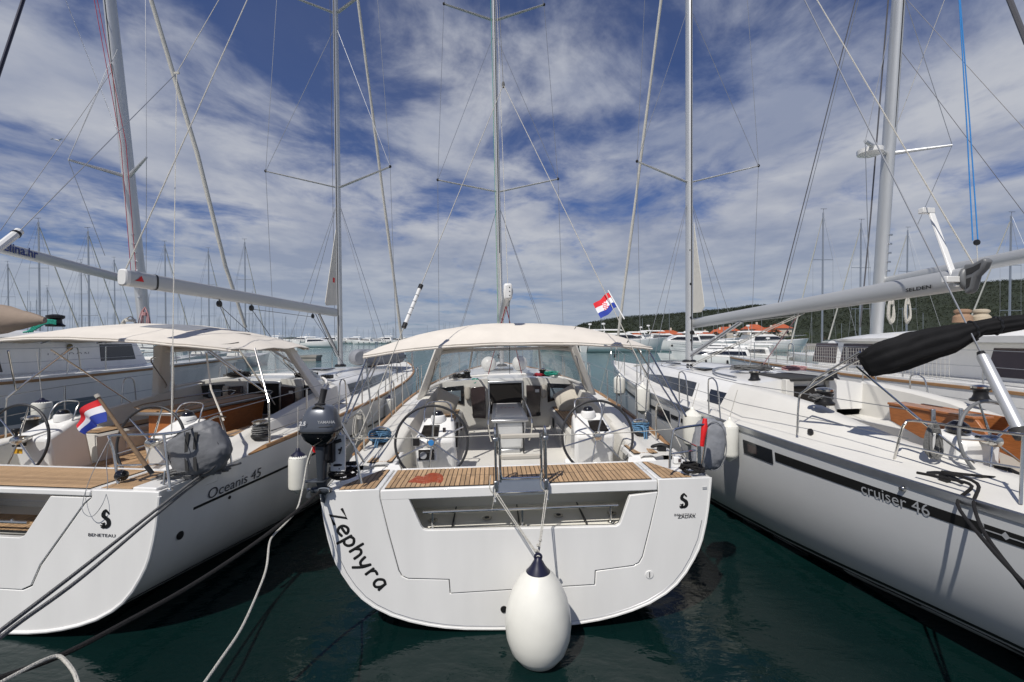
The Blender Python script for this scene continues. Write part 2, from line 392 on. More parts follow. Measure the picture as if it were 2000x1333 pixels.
# ------------------------------------------------------------------ hull
PROF = [(0,0),(.002,.06),(.018,.29),(.057,.478),(.137,.664),(.26,.805),(.433,.90),(.567,.945),(.78,.98),(1,1)]
class Hull:
    def __init__(s, L, hb, sh, bt, stem=.5): s.L, s.hb, s.sh, s.bt, s.stem = L, hb, sh, bt, stem
    def u(s, v, y):
        a = interp(PROF, v); t = max(0, min(1, (y/s.L-.55)/.45)); return lerp(a, v**.75, t*t)
    def pt(s, y, v, side=1, off=0):
        zs, zb = interp(s.sh, y), interp(s.bt, y); z = zb+(zs-zb)*v
        yy = y+s.stem*(1-v)*-1*max(0, (y/s.L-.8)/.2)
        return (side*(max(.0,interp(s.hb, y))*s.u(v, y)+off), yy, z-off*.2)
    def shell(s):
        ys = [s.L*t for t in (0,.04,.08,.13,.18,.24,.3,.36,.42,.48,.54,.6,.66,.72,.78,.83,.88,.92,.95,.975,.99,1)]
        vs = [0,.002,.018,.035,.057,.09,.137,.19,.26,.34,.433,.567,.68,.78,.9,1]
        rows = []
        for y in ys: rows.append([s.pt(y, v, -1) for v in reversed(vs)]+[s.pt(y, v, 1) for v in vs[1:]])
        return MB().loft(rows)
    def stripe(s, y0, y1, v0, v1, side, off=.006, n=24, vf=None):
        rows = []
        for i in range(n+1):
            y = lerp(y0, y1, i/n); rows.append([s.pt(y, lerp(v0,v1,k/2), side, off) for k in range(3)]+[s.pt(y, v1, side, -.01)]+[s.pt(y, v0, side, -.01)])
        return MB().loft(rows, close=True, caps=True)
# ------------------------------------------------------------------ setting: sea, shores, hill
def sea():
    mb = MB(); ys = [-30,0,4,8,16,30,60,120,250,500,1200,3000,7000]; xs = [-7000,-2500,-800,-250,-80,-30,-10,0,10,30,80,250,800,2500,7000]
    mb.loft([[(x,y,0) for x in xs] for y in ys])
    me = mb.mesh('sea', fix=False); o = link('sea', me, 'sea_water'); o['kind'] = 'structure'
sea()
def far_land():
    # wooded hill on the right
    prof = [(1105,650),(1140,637),(1210,627),(1290,620),(1380,613),(1450,607),(1480,605),(1530,607),(1600,602),(1680,592),(1760,584),(1840,574),(1920,566),(2000,560),(2150,548),(2400,540),(2700,560),(3000,600)]
    rows = []
    for i in range(9):
        t = i/8; row = []
        for k, (px, py) in enumerate(prof):
            for q in range(5 if k < len(prof)-1 else 1):
                a = prof[k]; b = prof[min(k+1, len(prof)-1)]; f = q/5; X = lerp(a[0],b[0],f); Y = lerp(a[1],b[1],f)
                dd = lerp(175, 620, t) if X > 1100 else 500
                top = W(X, Y, 620); h = top[2]
                x = top[0]*dd/620; z = -1+(h+1)*math.sin(t*math.pi/2)**1.25
                z += 5*t*noise.noise(Vector((x*.012, dd*.012, 3)))*(1 if t < 1 else .3)
                row.append((x+8*noise.noise(Vector((x*.01, dd*.02, 0))), dd, z))
        rows.append(row)
    mb = MB().loft(rows); mb.loft([rows[-1], [(p[0]*1.3, 900, -2) for p in rows[-1]]])
    me = mb.mesh('hill', sharp=80); o = link('hill', me, 'leaf_dark'); o['kind'] = 'structure'
    # woods: clumps of leaf faces over the slope, read as one mass
    r = random.Random(3); w = MB(); pts = []
    for i in range(8):
        a, b = rows[i], rows[i+1]
        for j in range(len(a)-1):
            for q in range(22 if i < 5 else 30):
                s, t = r.random(), r.random()
                p = Vector(a[j]).lerp(Vector(a[j+1]), s).lerp(Vector(b[j]).lerp(Vector(b[j+1]), s), t)
                if p.z < .5 or p.x < 40: continue
                pts.append(p)
    for p in pts:
        h = r.uniform(1.8, 3.2)*(1.0 if p.y > 250 else .6)
        for k in range(7):
            c = p+Vector((r.gauss(0,.33)*h, r.gauss(0,.33)*h, r.uniform(.1,.9)*h*.8)); s_ = h*r.uniform(.12,.24)
            q = [c+Vector((r.uniform(-1,1),r.uniform(-1,1),r.uniform(-.7,.9)))*s_ for _ in range(4)]
            w.add(q, [(0,1,2),(0,2,3),(0,3,1)])
    me = w.mesh('hill_woods', fix=False, merge=False); o = link('hill_woods', me, 'leaf_dark'); o['kind'] = 'stuff'
    o['label'] = 'dark pine woods covering the hill behind the marina'
    # low land on the left horizon
    mb = MB(); rows = [[],[],[]]
    for i in range(80):
        px = -400+i*25; z = 3+2.2*noise.noise(Vector((i*.3,0,0)))
        if px > 900: z *= max(0, (1500-px)/600)
        a = W(px, 661, 330); rows[0].append((a[0], 330, -.5)); rows[1].append((a[0], 334, max(.1,z*.7))); rows[2].append((a[0]*1.02, 350, max(.05,z)))
    me = MB().loft(rows).mesh('far_shore'); o = link('far_shore', me, 'leaf_dark'); o['kind'] = 'structure'
    # quay in front of the right hand shore
    me = MB().box(26, 190, 125, 176, -1, 1.0).mesh('quay'); o = link('quay', me, 'stone_quay', bevel=.1); o['kind'] = 'structure'
far_land()

def houses():
    def house(px, py, d, w, h, dp, label, roof='roof_tile', base=1.0):
        x, y, z = W(px, py, d); w *= .60; h *= .46; dp *= .6
        T = Thing('house', label, 'house', Tm(x, d, base, rnd.uniform(-20,20)), 'houses with tiled roofs along the right shore')
        m = MB().box(-w/2, w/2, 0, dp, 0, h); T.part('wall', m, 'house_wall')
        rr = h*.32+.8; e = .5
        m = MB().hexa([(-w/2-e,-e,h),(w/2+e,-e,h),(w/2+e,dp+e,h),(-w/2-e,dp+e,h),(-w/4,dp/2-.2,h+rr),(w/4,dp/2-.2,h+rr),(w/4,dp/2+.2,h+rr),(-w/4,dp/2+.2,h+rr)])
        T.part('roof', m, roof)
        n = max(2, int(w/3))
        for k in range(n):
            for fl in range(max(1, int(h/2.8))):
                cx = -w/2+(k+.5)*w/n; T.part('window', MB().box(cx-.5, cx+.5, -.06, .05, fl*2.8+.9, fl*2.8+2.2), 'window_dark')
        T.part('chimney', MB().box(w*.15, w*.15+.6, dp/2-.3, dp/2+.3, h+rr*.4, h+rr+.9), 'house_wall')
    house(1245, 655, 172, 9, 3.2, 8, 'small pink-roofed house left of the moored yachts', base=2.2)
    house(1300, 652, 165, 19, 5.2, 9, 'long low house with orange roof left of the grey mast', base=2.0)
    house(1375, 652, 168, 17, 4.8, 9, 'orange-roofed house just right of the in-mast sail', base=1.6)
    house(1402, 652, 180, 8, 6.2, 8, 'pale gabled house between two orange roofs', base=2)
    house(1425, 648, 185, 13, 6.5, 9, 'cream two-storey house behind the grey boom vang', base=3)
    house(1477, 645, 178, 11, 7.8, 9, 'tall white house with orange roof under the long boom', base=3)
    house(1500, 650, 170, 14, 5.4, 9, 'wide orange-roofed house right of the tall white one', base=3)
    house(1530, 648, 190, 12, 7.0, 9, 'red-roofed house highest on the right, partly behind rigging', base=4)
houses()

def shore_trees():
    r = random.Random(11)
    def tree(x, y, b, h, w, m, label):
        T = Thing('shore_tree', label, 'tree', Tm(x, y, b), 'trees between the houses on the shore')
        tr = MB().tube([(0,0,0),(.1,.05,h*.35),(.0,.1,h*.6)], [h*.035,h*.025,h*.012], 6)
        for a in range(4): tr.tube([(.05,.05,h*.35),(math.cos(a*1.6)*w*.3, math.sin(a*1.6)*w*.3, h*.62)], [h*.015,h*.005], 5)
        T.part('trunk', tr, 'trunk')
        mb = MB()
        for k in range(320):
            t = r.random(); a = r.uniform(0, 6.28); z = h*(.28+.72*t); rad = w*.5*math.sin(math.pi*min(1,(t*.85+.15)))**.6*r.uniform(.35,1.05)
            c = Vector((math.cos(a)*rad, math.sin(a)*rad, z)); s_ = h*r.uniform(.04,.08)
            q = [c+Vector((r.uniform(-1,1),r.uniform(-1,1),r.uniform(-.8,.8)))*s_ for _ in range(4)]; mb.add(q, [(0,1,2),(0,2,3)])
        T.part('crown', mb, m, fix=False, merge=False)
    L_ = [(1195,'bushy tree at the foot of the hill beside the small pink roof'),(1222,'dark tree above the right tip of the cream canopy'),(1262,'round green tree left of the long orange roof'),(1278,'dark tree touching the left gable of the long orange roof'),(1330,'dark tree just left of the grey mast'),(1352,'green tree just right of the grey mast'),(1398,'small tree between the pale gable and the orange roof'),(1412,'dark bush under the grey vang'),(1446,'green tree left of the tall white house'),(1512,'dark tree right of the wide orange roof'),(1545,'leafy tree below the red-roofed house'),(1575,'dark tree over the blue-topped cruiser'),(1610,'dark tree at the front corner of the catamaran roof'),(1640,'bushy tree above the catamaran roof, left of the leaning mast'),(1670,'dark tree close beside the big leaning mast'),(1745,'dark tree below the first white rope hank'),(1790,'dark tree right of the two rope hanks')]
    for i, (px, lb) in enumerate(L_):
        x, y, z = W(px, 650, 150+r.uniform(4,26)); h = r.uniform(3.5,5.5)
        tree(x, y, 1.2, h, h*r.uniform(.7,1.0), r.choice(['leaf_dark','leaf_mid']), lb)
shore_trees()

# ------------------------------------------------------------------ far boats
def motor_yacht():
    T = Thing('motor_yacht', 'white motor yacht', 'motor yacht')
    h = Hull(14, [(0,2.1),(5,2.2),(9,1.9),(12,1.0),(14,.05)], [(0,1.4),(6,1.7),(14,2.3)], [(0,-.2),(10,-.3),(14,0)], 1.2)
    m = h.shell(); m.loft([[h.pt(y,1,-1), h.pt(y,1,1)] for y in (0,3,6,9,12,13.9)]); m.add([h.pt(0,v,s) for v,s in ((.1,-1),(.1,1),(1,1),(1,-1))],[(0,1,2,3)])
    T.part('hull', m, 'gelcoat')
    m = MB().hexa([(-1.7,2.5,1.5),(1.7,2.5,1.5),(1.2,9.5,1.9),(-1.2,9.5,1.9),(-1.5,3.0,2.9),(1.5,3.0,2.9),(1.0,7.0,2.95),(-1.0,7.0,2.95)]); T.part('superstructure', m, 'gelcoat', bevel=.15)
    m = MB().hexa([(-1.72,3.2,2.0),(1.72,3.2,2.0),(1.32,8.7,2.2),(-1.32,8.7,2.2),(-1.60,3.4,2.6),(1.60,3.4,2.6),(1.12,7.4,2.62),(-1.12,7.4,2.62)]); T.part('window_band', m, 'window_dark')
    m = MB().hexa([(-1.55,2.2,3.3),(1.55,2.2,3.3),(1.0,6.0,3.3),(-1.0,6.0,3.3),(-1.4,2.4,3.5),(1.4,2.4,3.5),(.9,5.6,3.5),(-.9,5.6,3.5)])
    for sx in (-1,1): m.tube([(sx*1.45,2.6,2.8),(sx*1.3,2.9,3.4)], .09, 6)
    T.part('hardtop', m, 'gelcoat')
    m = MB().tube([(0,3.4,3.5),(0,3.2,4.3)], .05, 6); m.lathe([(.05,4.2),(.3,4.25),(.3,4.45),(.1,4.5)], (0,3.2,0), 10); T.part('radar_mast', m, 'gelcoat')
    m = MB()
    for sx in (-1,1): m.tube([(sx*max(.05,interp(h.hb,y)-.1), y, interp(h.sh,y)+.6) for y in (8,10,12,13.6)], .025, 5)
    T.part('bow_rail', m, 'steel')
    for y in (3,6,9): T.part('fender', MB().lathe([(.02,.1),(.16,.2),(.16,.8),(.02,.9)], (-(interp(h.hb,y)+.16),y,.4), 8), 'black')
    return T
def far_sailboat():
    T = Thing('sailing_boat', 'moored sailing boat', 'sailing boat')
    h = Hull(11, [(0,1.4),(4,1.75),(8,1.1),(11,.04)], [(0,1.1),(11,1.5)], [(0,-.1),(6,-.4),(11,-.1)], .6)
    m = h.shell(); m.loft([[h.pt(y,1,-1), h.pt(y,1,1)] for y in (0,3,6,9,10.9)]); m.add([h.pt(0,v,s) for v,s in ((.1,-1),(.1,1),(1,1),(1,-1))],[(0,1,2,3)])
    T.part('hull', m, 'gelcoat')
    T.part('coachroof', MB().hexa([(-1,3,1.1),(1,3,1.1),(.5,7.5,1.3),(-.5,7.5,1.3),(-.9,3.1,1.7),(.9,3.1,1.7),(.4,7,1.6),(-.4,7,1.6)]), 'gelcoat', bevel=.08)
    T.part('mast', MB().tube([(0,5.4,1.5),(0,5.2,15.5)], [.095,.075], 8), 'steel_soft')
    T.part('boom', MB().tube([(0,5.3,2.6),(0,1.4,2.8)], .10, 8), 'sail_dark')
    for z in (6.5,10.8): T.part('spreader', MB().box(-1.0,1.0,5.2,5.28,z,z+.05), 'steel_soft')
    T.part('furled_headsail', MB().tube([(0,10.7,1.8),(0,5.3,15.0)], [.09,.04], 6), 'sailcloth')
    m = MB()
    for sx in (-1,1): m.tube([(sx*1.5,5.3,1.2),(sx*1.0,5.25,6.5),(sx*1.0,5.25,10.8),(0,5.2,15.3)], .014, 4)
    m.tube([(0,.1,1.2),(0,5.1,15.4)], .014, 4); T.part('rigging', m, 'wire')
    m = MB().tube([(0,5.2,15.5),(0,5.15,15.9)], .02, 4); m.box(-.3,.3,5.1,5.14,15.85,15.88); T.part('wind_vane', m, 'wire_dark')
    m = MB()
    m.box(-1.3,1.3,.2,2.4,2.2,2.3)
    T.part('bimini', m, 'canvas')
    return T
def far_fleet():
    my = motor_yacht(); used = False; r = random.Random(5)
    # right shore: row of yachts in front of the quay
    spots = [(1140,100,'long white yacht with black fenders at the left end of the shore row'),(1188,112,'white yacht lying behind the second canopy strut'),(1235,122,'white motor yacht under the two pale tree gaps'),(1285,120,'large white yacht with black fenders in front of the long orange roof'),(1325,118,'white yacht just left of the grey mast'),(1383,108,'sleek white yacht right of the grey mast'),(1425,96,'white yacht hull seen under the grey boom vang')]
    for i, (px, d, lb) in enumerate(spots):
        x, y, z = W(px, 661, d); M = Tm(x, d, 0, 95+r.uniform(-12,12) if i % 2 else -82+r.uniform(-10,10), s=r.uniform(1.25,1.5))
        if not used: my.e.matrix_world = M; my.e['label'] = lb; my.e['group'] = 'motor yachts moored along the shore'; used = True
        else: copy_tree(my.e, M, lb)
    near = [(1452,48,.62,'white motor cruiser with dark windows behind the boom vang'),(1500,46,.66,'motor cruiser with blue canopy among the rigging'),(1545,50,.7,'white cruiser with black hardtop left of the catamaran roof'),(1478,60,.8,'white cruiser partly hidden by the blue-topped one')]
    for px, d, sc, lb in near:
        x, y, z = W(px, 661, d); copy_tree(my.e, Tm(x, d, 0, 70+r.uniform(-20,20), s=sc), lb)
    lefts = [(585,150,-92,'white flybridge yacht with blue screen left of the second mast'),(560,230,80,None),(612,260,95,None),(640,250,85,None),(672,240,100,None),(690,265,88,None),(715,250,96,None),(735,230,84,None),(757,245,93,None),(778,250,90,None),(800,260,99,None),(525,220,80,None),(495,240,94,None)]
    names = ['white yacht','low white yacht','white cruiser','small white cruiser']
    where = ['far left end of the distant row','beside the wooden float','behind the vang ropes of the left boat','just left of the second mast','just right of the second mast','second right of the second mast','midway along the far row','between the mast and the cream canopy','near the pale furled sail','behind the tip of the cream canopy','right end of the far row','behind the left spray hood','beyond the left canopy']
    for i, (px, d, a, lb) in enumerate(lefts):
        x, y, z = W(px, 661, d); copy_tree(my.e, Tm(x, d, 0, a, s=r.uniform(.9,1.3)), lb or (names[i % 4]+' on the far water, '+where[i % 13]))
    # wooden float
    T = Thing('wooden_float', 'small wooden float on the open water left of the second mast', 'float', Tm(*W(608,671,62)[:2],0))
    T.part('deck', MB().box(-1.1,1.1,-1,1,.45,.75), 'stone_quay'); T.part('tank', MB().box(-1,1,-.9,.9,-.1,.45), 'stone_quay')
    # masts left and right
    sb = far_sailboat(); used = False
    L = [(15,513,40,'grey mast at the left edge with a dark blue stay'),(75,430,38,'tallest background mast at left, radar dome halfway up'),(92,560,60,'short thin mast just right of the radar mast'),(172,448,36,'grey mast with pale furled sail leading down left'),(158,510,48,'mast standing close left of a taller one'),(223,505,62,'thin mast between the taller mast and the leaning one'),(322,474,44,'mast seen under the long boom end'),(407,487,55,'mast right of the spray-hood boom blocks'),(478,470,50,'mast left of the wide spreaders'),
         (1608,412,46,'brownish mast above the long right boom'),(1682,432,42,'mast just left of the big leaning right mast'),(1773,447,50,'mast right of the big leaning right mast'),(1975,418,34,'mast at the right edge of the picture')]
    for px, py, d, lb in L:
        x, y, z = W(px, py, d); sc = z/15.7; M = Tm(x, d-5.2*sc, 0, 0, s=sc)
        if not used: sb.e.matrix_world = M; sb.e['label'] = lb; sb.e['group'] = 'sailing boats moored behind'; used = True
        else: copy_tree(sb.e, M, lb)
    # far-off forest of masts: one mass
    mb = MB(); hulls = MB(); r = random.Random(21)
    for k in range(170):
        px = r.uniform(-60, 640)**1.0 if k < 115 else r.uniform(640, 980); d = r.uniform(110, 300); h = r.uniform(11,17) if px < 560 else r.uniform(7,13)
        x = (px-1000)/F*d
        if px > 560: d = r.uniform(250, 330); x = (px-1000)/F*d
        mb.tube([(x,d,1),(x,d,h)], .055 if d < 200 else .06, 3)
        if r.random() < .6:
            for z in (h*.42, h*.7): mb.box(x-.9, x+.9, d-.02, d+.02, z, z+.04)
        mb.tube([(x,d,h),(x+r.uniform(-3,3),d,1)], .02, 3)
        hulls.hexa([(x-2,d-1,0),(x+2,d-1,0),(x+2,d+1,0),(x-2,d+1,0),(x-2.3,d-1,1.3),(x+2.3,d-1,1.5),(x+2.0,d+1,1.5),(x-2,d+1,1.3)])
    for k in range(24):
        px = r.uniform(1130, 1990); d = r.uniform(126,150); h = r.uniform(7,13); x = (px-1000)/F*d; mb.tube([(x,d,1),(x,d,h)], .05, 3)
    o = link('distant_masts', mb.mesh('distant_masts', fix=False), 'steel_soft'); o['kind'] = 'stuff'; o['label'] = 'crowd of far-off masts along the horizon'
    o = link('distant_hulls', hulls.mesh('distant_hulls', fix=False), 'gelcoat'); o['kind'] = 'stuff'; o['label'] = 'crowd of far-off white hulls along the horizon'
far_fleet()

# ------------------------------------------------------------------ parts shared by the near boats
def winch(T, x, y, z, s=1, rope=None, parent=None):
    w = T.part('winch', MB().lathe([(.095*s,0),(.10*s,.02*s),(.075*s,.04*s),(.062*s,.08*s),(.066*s,.12*s),(.085*s,.135*s),(.085*s,.15*s)], (x,y,z), 18), 'black')
    T.part('winch_top', MB().lathe([(.085*s,.150*s),(.088*s,.17*s),(.05*s,.185*s),(.02*s,.19*s)], (x,y,z), 18), 'steel', parent=w)
def rope_pile(center, r, h, m, label, n=9, rr=.008, seed=1, group=None, sq=.7):
    q = random.Random(seed); pts = []
    for i in range(n*7):
        a = i*.9; k = r*q.uniform(.55,1.05); pts.append((center[0]+math.cos(a)*k, center[1]+math.sin(a)*k*sq, center[2]+rr+h*q.random()))
    return single('rope_coil', MB().tube(smooth(pts,3), rr, 5), m, label, 'rope', group)
def hanging_coil(top, h, w, m, label, n=7, rr=.007, seed=1, group=None):
    q = random.Random(seed); mb = MB(); x, y, z = top
    for i in range(n):
        a = q.uniform(-1,1)*w; b = q.uniform(-.5,.5)*w; e = h*q.uniform(.85,1.0)
        mb.tube(smooth([(x,y,z),(x-w*.6+a*.3,y+b*.4,z-h*.25),(x-w*.75+a*.4,y+b,z-e*.8),(x+a*.3,y+b,z-e),(x+w*.75+a*.3,y+b,z-e*.78),(x+w*.5+a*.2,y,z-h*.25),(x,y,z)],4), rr, 5)
    for i in range(4): mb.tube([(x+math.cos(t)*w*.45, y+math.sin(t)*w*.45, z-h*(.2+.03*i)) for t in [k*math.pi/4 for k in range(8)]], rr, 5, closed=True)
    return single('rope_coil', mb, m, label, 'rope', group)
def steering_wheel(T, c, r, tilt, m='wheel_leather', hubm='steel', n=6, phase=0.1, sticker=False):
    ct = math.cos(R(tilt)); st = math.sin(R(tilt))
    def P(a, k, off=0): # wheel plane spans x and z, leaning forward at the top
        u, w = k*math.cos(a), k*math.sin(a); return (c[0]+u, c[1]+w*st+off*ct, c[2]+w*ct-off*st)
    w = T.part('steering_wheel', MB().tube([P(2*math.pi*k/56, r) for k in range(56)], .0165, 10, closed=True), m)
    for k in range(n):
        a = phase+2*math.pi*k/n
        T.part('spoke', MB().tube([P(a,.03,.02),P(a,r*.97)], [.0125,.009], 8), 'steel', parent=w)
    T.part('hub', MB().lathe([(.02,-.05),(.045,-.045),(.06,-.01),(.06,.03),(.03,.16)], c, 18, 'y'), hubm, parent=w)
    if sticker: T.part('hub_cap', MB().lathe([(.0,-.056),(.034,-.055),(.038,-.05),(.038,-.046)], c, 16, 'y'), 'rope_blue_bright', parent=w)
def console(T, c, s=1, screen=True, mirror=1, compass=True, z0=1.2):
    """steering pedestal: c = centre of its aft face at the top"""
    x, y, z = c; w = .27
    b = MB().hexa([(x-w*.95,y+.02,z0),(x+w*.95,y+.02,z0),(x+w*.9,y+.55,z0),(x-w*.9,y+.55,z0),(x-w,y-.10,z-.14),(x+w,y-.10,z-.14),(x+w*.8,y+.42,z+.08),(x-w*.8,y+.42,z+.08)])
    T.part('console', b, 'gelcoat', bevel=.05, seg=3) if False else T.part('console', b, 'gelcoat', bevel=.05)
    # instruments on the slanted top
    def onTop(u, v, o=.006): # u across -1..1, v 0 front..1 back
        k = lerp(w, w*.8, v); return (x+u*k, lerp(y-.10, y+.42, v), lerp(z-.14, z+.08, v)+o)
    def panel(name, u0, u1, v0, v1, m, o=.012):
        T.part(name, MB().hexa([onTop(u0,v0,-.004),onTop(u1,v0,-.004),onTop(u1,v1,-.004),onTop(u0,v1,-.004),onTop(u0,v0,o),onTop(u1,v0,o),onTop(u1,v1,o),onTop(u0,v1,o)]), m, bevel=.003)
    if screen:
        panel('chart_plotter', -.75*mirror-.0, .15*mirror, .12, .58, 'black_gloss') if mirror > 0 else panel('chart_plotter', -.15, .75, .12, .58, 'black_gloss')
    if compass:
        cx, cy, cz = onTop(0,.82,0)
        k = T.part('compass', MB().lathe([(.10,-.03),(.105,.03),(.095,.06),(.075,.075)], (cx,cy,cz), 20), 'gelcoat')
        T.part('compass_dome', MB().lathe([(.078,.07),(.072,.10),(.05,.125),(.015,.135)], (cx,cy,cz), 18), 'black_gloss', parent=k)
    g = MB().tube(smooth([onTop(-.8,.75,0),onTop(-.82,.85,.12),onTop(-.6,1.0,.19),onTop(.6,1.0,.19),onTop(.82,.85,.12),onTop(.8,.75,0)],5), .010, 8)
    T.part('grab_rail', g, 'steel')
def block(T, p, r=.05, m='black'):
    T.part('pulley_block', MB().lathe([(r*.5,-.02),(r,-.015),(r,.015),(r*.5,.02)], p, 14, 'x'), m)

def planks(T, x0, x1, y0, y1, z, w=.052, gap=.0085, joints=3, shape=None, m='teak', separate=True, name='teak_plank'):
    """fore-and-aft planks on a dark bed; shape(x) -> (y0, y1)"""
    bed = MB()
    pts0, pts1 = [], []
    n = int(round((x1-x0)/w)); pw = (x1-x0)/n
    f = shape or (lambda x: (y0, y1))
    cache = {}; joined = MB(); r = random.Random(int(abs(x0*100)))
    for k in range(n):
        xa, xb = x0+k*pw+gap/2, x0+(k+1)*pw-gap/2; ya, yb = f((xa+xb)/2)
        if yb-ya < .06: continue
        y0a, y0b = f(xa); y1a, y1b = f(xb)
        if min(y0b-y0a, y1b-y1a) < .01: continue
        cuts = [ya]+sorted(ya+(yb-ya)*(j+r.uniform(-.15,.15))/joints for j in range(1, joints))+[yb]
        segs = [(ya, yb)] if joints == 1 else [(cuts[i]+.001, cuts[i+1]-.001) for i in range(joints)]
        for a, b in segs:
            bl, br = (y0b, y1b) if b > yb-.002 else (b, b)
            P_ = [(xa,a,z-.004),(xb,a,z-.004),(xb,br,z-.004),(xa,bl,z-.004),(xa,a,z+.004),(xb,a,z+.004),(xb,br,z+.004),(xa,bl,z+.004)]
            if bl-a < .005 or br-a < .005: continue
            if separate: T.part(name, MB().hexa(P_), m)
            else: joined.hexa(P_)
        bed.hexa([(q_[0],q_[1],z-.010+ (.0105 if i_ > 3 else 0)) for i_, q_ in enumerate([(x0+k*pw,ya-.008),(x0+(k+1)*pw,ya-.008),(x0+(k+1)*pw,y1b+.008),(x0+k*pw,y0b+.008)]*2)])
    T.part('caulking', bed, 'caulk')
    if not separate: T.part(name+'s', joined, m, kind='stuff')

def bimini(T, hw, y0, y1, zt, ze, m='canvas', sag_=.03, seams=(.33,.66), zf=.0, aft=.13, xc=0, tilt=0):
    """cloth roof: aft edge y0, forward edge y1, crown zt, edges ze"""
    rows = []; n = 22; mrows = 14
    for i in range(mrows+1):
        t = i/mrows; y = lerp(y0, y1, t); row = []
        bulge = interp([(0,aft),(.25,(zt-ze)*.72+.02),(.5,(zt-ze)),(.75,(zt-ze)*.93),(1,(zt-ze)*.62)], t)
        for k in range(n+1):
            s = -1+2*k/n; c = 1-abs(s)**2.3
            z = ze+c*bulge+zf*t+tilt*s
            z -= sag_*abs(math.sin(math.pi*t*3))*.35*(1-s*s)
            z += .016*noise.noise(Vector((s*4, t*7, 2)))+.010*noise.noise(Vector((s*13, t*5, 7)))*abs(s)+.012*abs(s)**3*math.sin(t*16+s)
            yy = y+(.22*abs(s)**3 if t < .5 else -.18*abs(s)**3)*(1-2*min(t,1-t))
            row.append((xc+hw*s*(1-.04*abs(2*t-1)), yy, z))
        rows.append(row)
    c = T.part('bimini_canopy', MB().sheet(rows, .012), m, sharp=70)
    hem = MB().tube([Vector(p)-Vector((0,0,.02)) for p in rows[0]], .018, 6); hem.tube([Vector(p)-Vector((0,0,.02)) for p in rows[-1]], .018, 6); T.part('hem', hem, m, parent=c)
    for t in seams:
        i = int(t*mrows); T.part('seam', MB().tube([Vector(p)+Vector((0,0,.004)) for p in rows[i]], .008, 5), 'cushion', parent=c)
    for k in (3, n-3): T.part('seam', MB().tube([Vector(r_[k])+Vector((0,0,.003)) for r_ in rows[1:-1]], .005, 5), 'cushion', parent=c)
    for k, i0 in ((2,2),(4,7),(n-2,2),(n-4,7),(n-6,4)): T.part('zip_flap', MB().tube([Vector(rows[i0+q][k+(q%2)*0])+Vector((.03*q,0,.005)) for q in range(3)], .006, 5), 'gasket', parent=c)
    bow = MB()
    for i in (1, mrows//2, mrows-1): bow.tube([Vector(p)-Vector((0,0,.03)) for p in rows[i]], .0125, 6)
    T.part('bimini_bow', bow, 'steel')
    return rows

def mast_rig(T, base, ztop, rake, half, sp, chain, bow, sheer_z, heads='sailcloth', clew=None, headr=(.06,.035)):
    bx, by, bz = base; hx, hy = half
    def mc(z): t = (z-bz)/(ztop-bz); return Vector((bx, by-rake*(z-bz), z))
    rows = []
    for z in (bz, bz+4, bz+8, ztop):
        c = mc(z); rows.append([(c.x+hx*math.cos(a)*(1-.06*(z>bz+7)), c.y+hy*math.sin(a), z) for a in [2*math.pi*k/20 for k in range(20)]])
    mast = T.part('mast', MB().loft(rows, close=True, caps=True), 'mast_alloy')
    g = MB(); c0, c1 = mc(bz+.3), mc(ztop); g.box(-.012,.012,-.004,.004,0,1)
    g.v = [(bx+v[0]*1.0, lerp(c0.y,c1.y,v[2])-hy-.001+v[1], lerp(c0.z,c1.z,v[2])) for v in g.v]
    T.part('mast_groove', g, 'gasket', parent=mast)
    T.part('mast_collar', MB().lathe([(hy+.06,0),(hy+.05,.05),(hy+.01,.07)], (bx,by,bz-.02), 20), 'black', parent=mast)
    wires = []
    ch = Vector(chain)
    tips = []
    for z, span, sweep, rise in sp:
        c = mc(z)
        for s in (-1,1):
            a = c+Vector((s*hx,0,0)); b = Vector((bx+s*span, c.y-sweep, z+rise))
            d = (b-a).normalized(); nrm = Vector((0,0,1)); fw = nrm.cross(d).normalized()
            m = MB(); rws = []
            for p, w_ in ((a,.055),(b,.035)): rws.append([tuple(p+fw*w_*math.cos(q)+nrm*.016*math.sin(q)) for q in [2*math.pi*k/12 for k in range(12)]])
            m.loft(rws, close=True, caps=True); sp_ = T.part('spreader', m, 'mast_alloy', parent=None)
            T.part('spreader_tip', MB().lathe([(.02,-.03),(.035,-.01),(.035,.02),(.02,.035)], tuple(b), 10), 'black', parent=sp_)
            tips.append((s, b, c))
    def wire(a, b, r=.0065, m='wire', name='shroud'): T.part(name, MB().tube([tuple(a), tuple(b)], r, 5), m)
    for s in (-1,1):
        cp = Vector((bx+s*ch.x, ch.y, ch.z)); L = [t for t in tips if t[0] == s]
        wire(cp, L[0][1]); wire(L[0][1], L[1][1]); wire(L[0][1], mc(L[1][2].z-.35)); wire(cp+Vector((-s*.12,-.25,0)), mc(L[0][2].z-.35)); wire(L[1][1], mc(min(ztop, 17)))
        wire(cp+Vector((-s*.12,.45,0)), mc(L[0][2].z-.35))
        tb = MB().tube([tuple(cp), tuple(cp.lerp(L[0][1], .09))], .014, 6); T.part('turnbuckle', tb, 'steel')
    top = mc(ztop-.8)
    if bow:
        b = Vector(bow); f0 = b.lerp(top, .03); P = [tuple(f0.lerp(top, k/14)) for k in range(15)]
        rr = [lerp(headr[0], headr[1], k/14)*(1+.12*math.sin(k*2.1)) for k in range(15)]; rr[0] = headr[0]*.7
        h = T.part('furled_headsail', MB().tube(P, rr, 10), heads)
        T.part('furler_drum', MB().lathe([(.03,0),(.10,.02),(.05,.05),(.05,.11),(.10,.13),(.03,.16)], tuple(b+Vector((0,-.02,.12))), 14), 'black')
        wire(b, f0, .01, name='forestay')
    return mc, top, tips
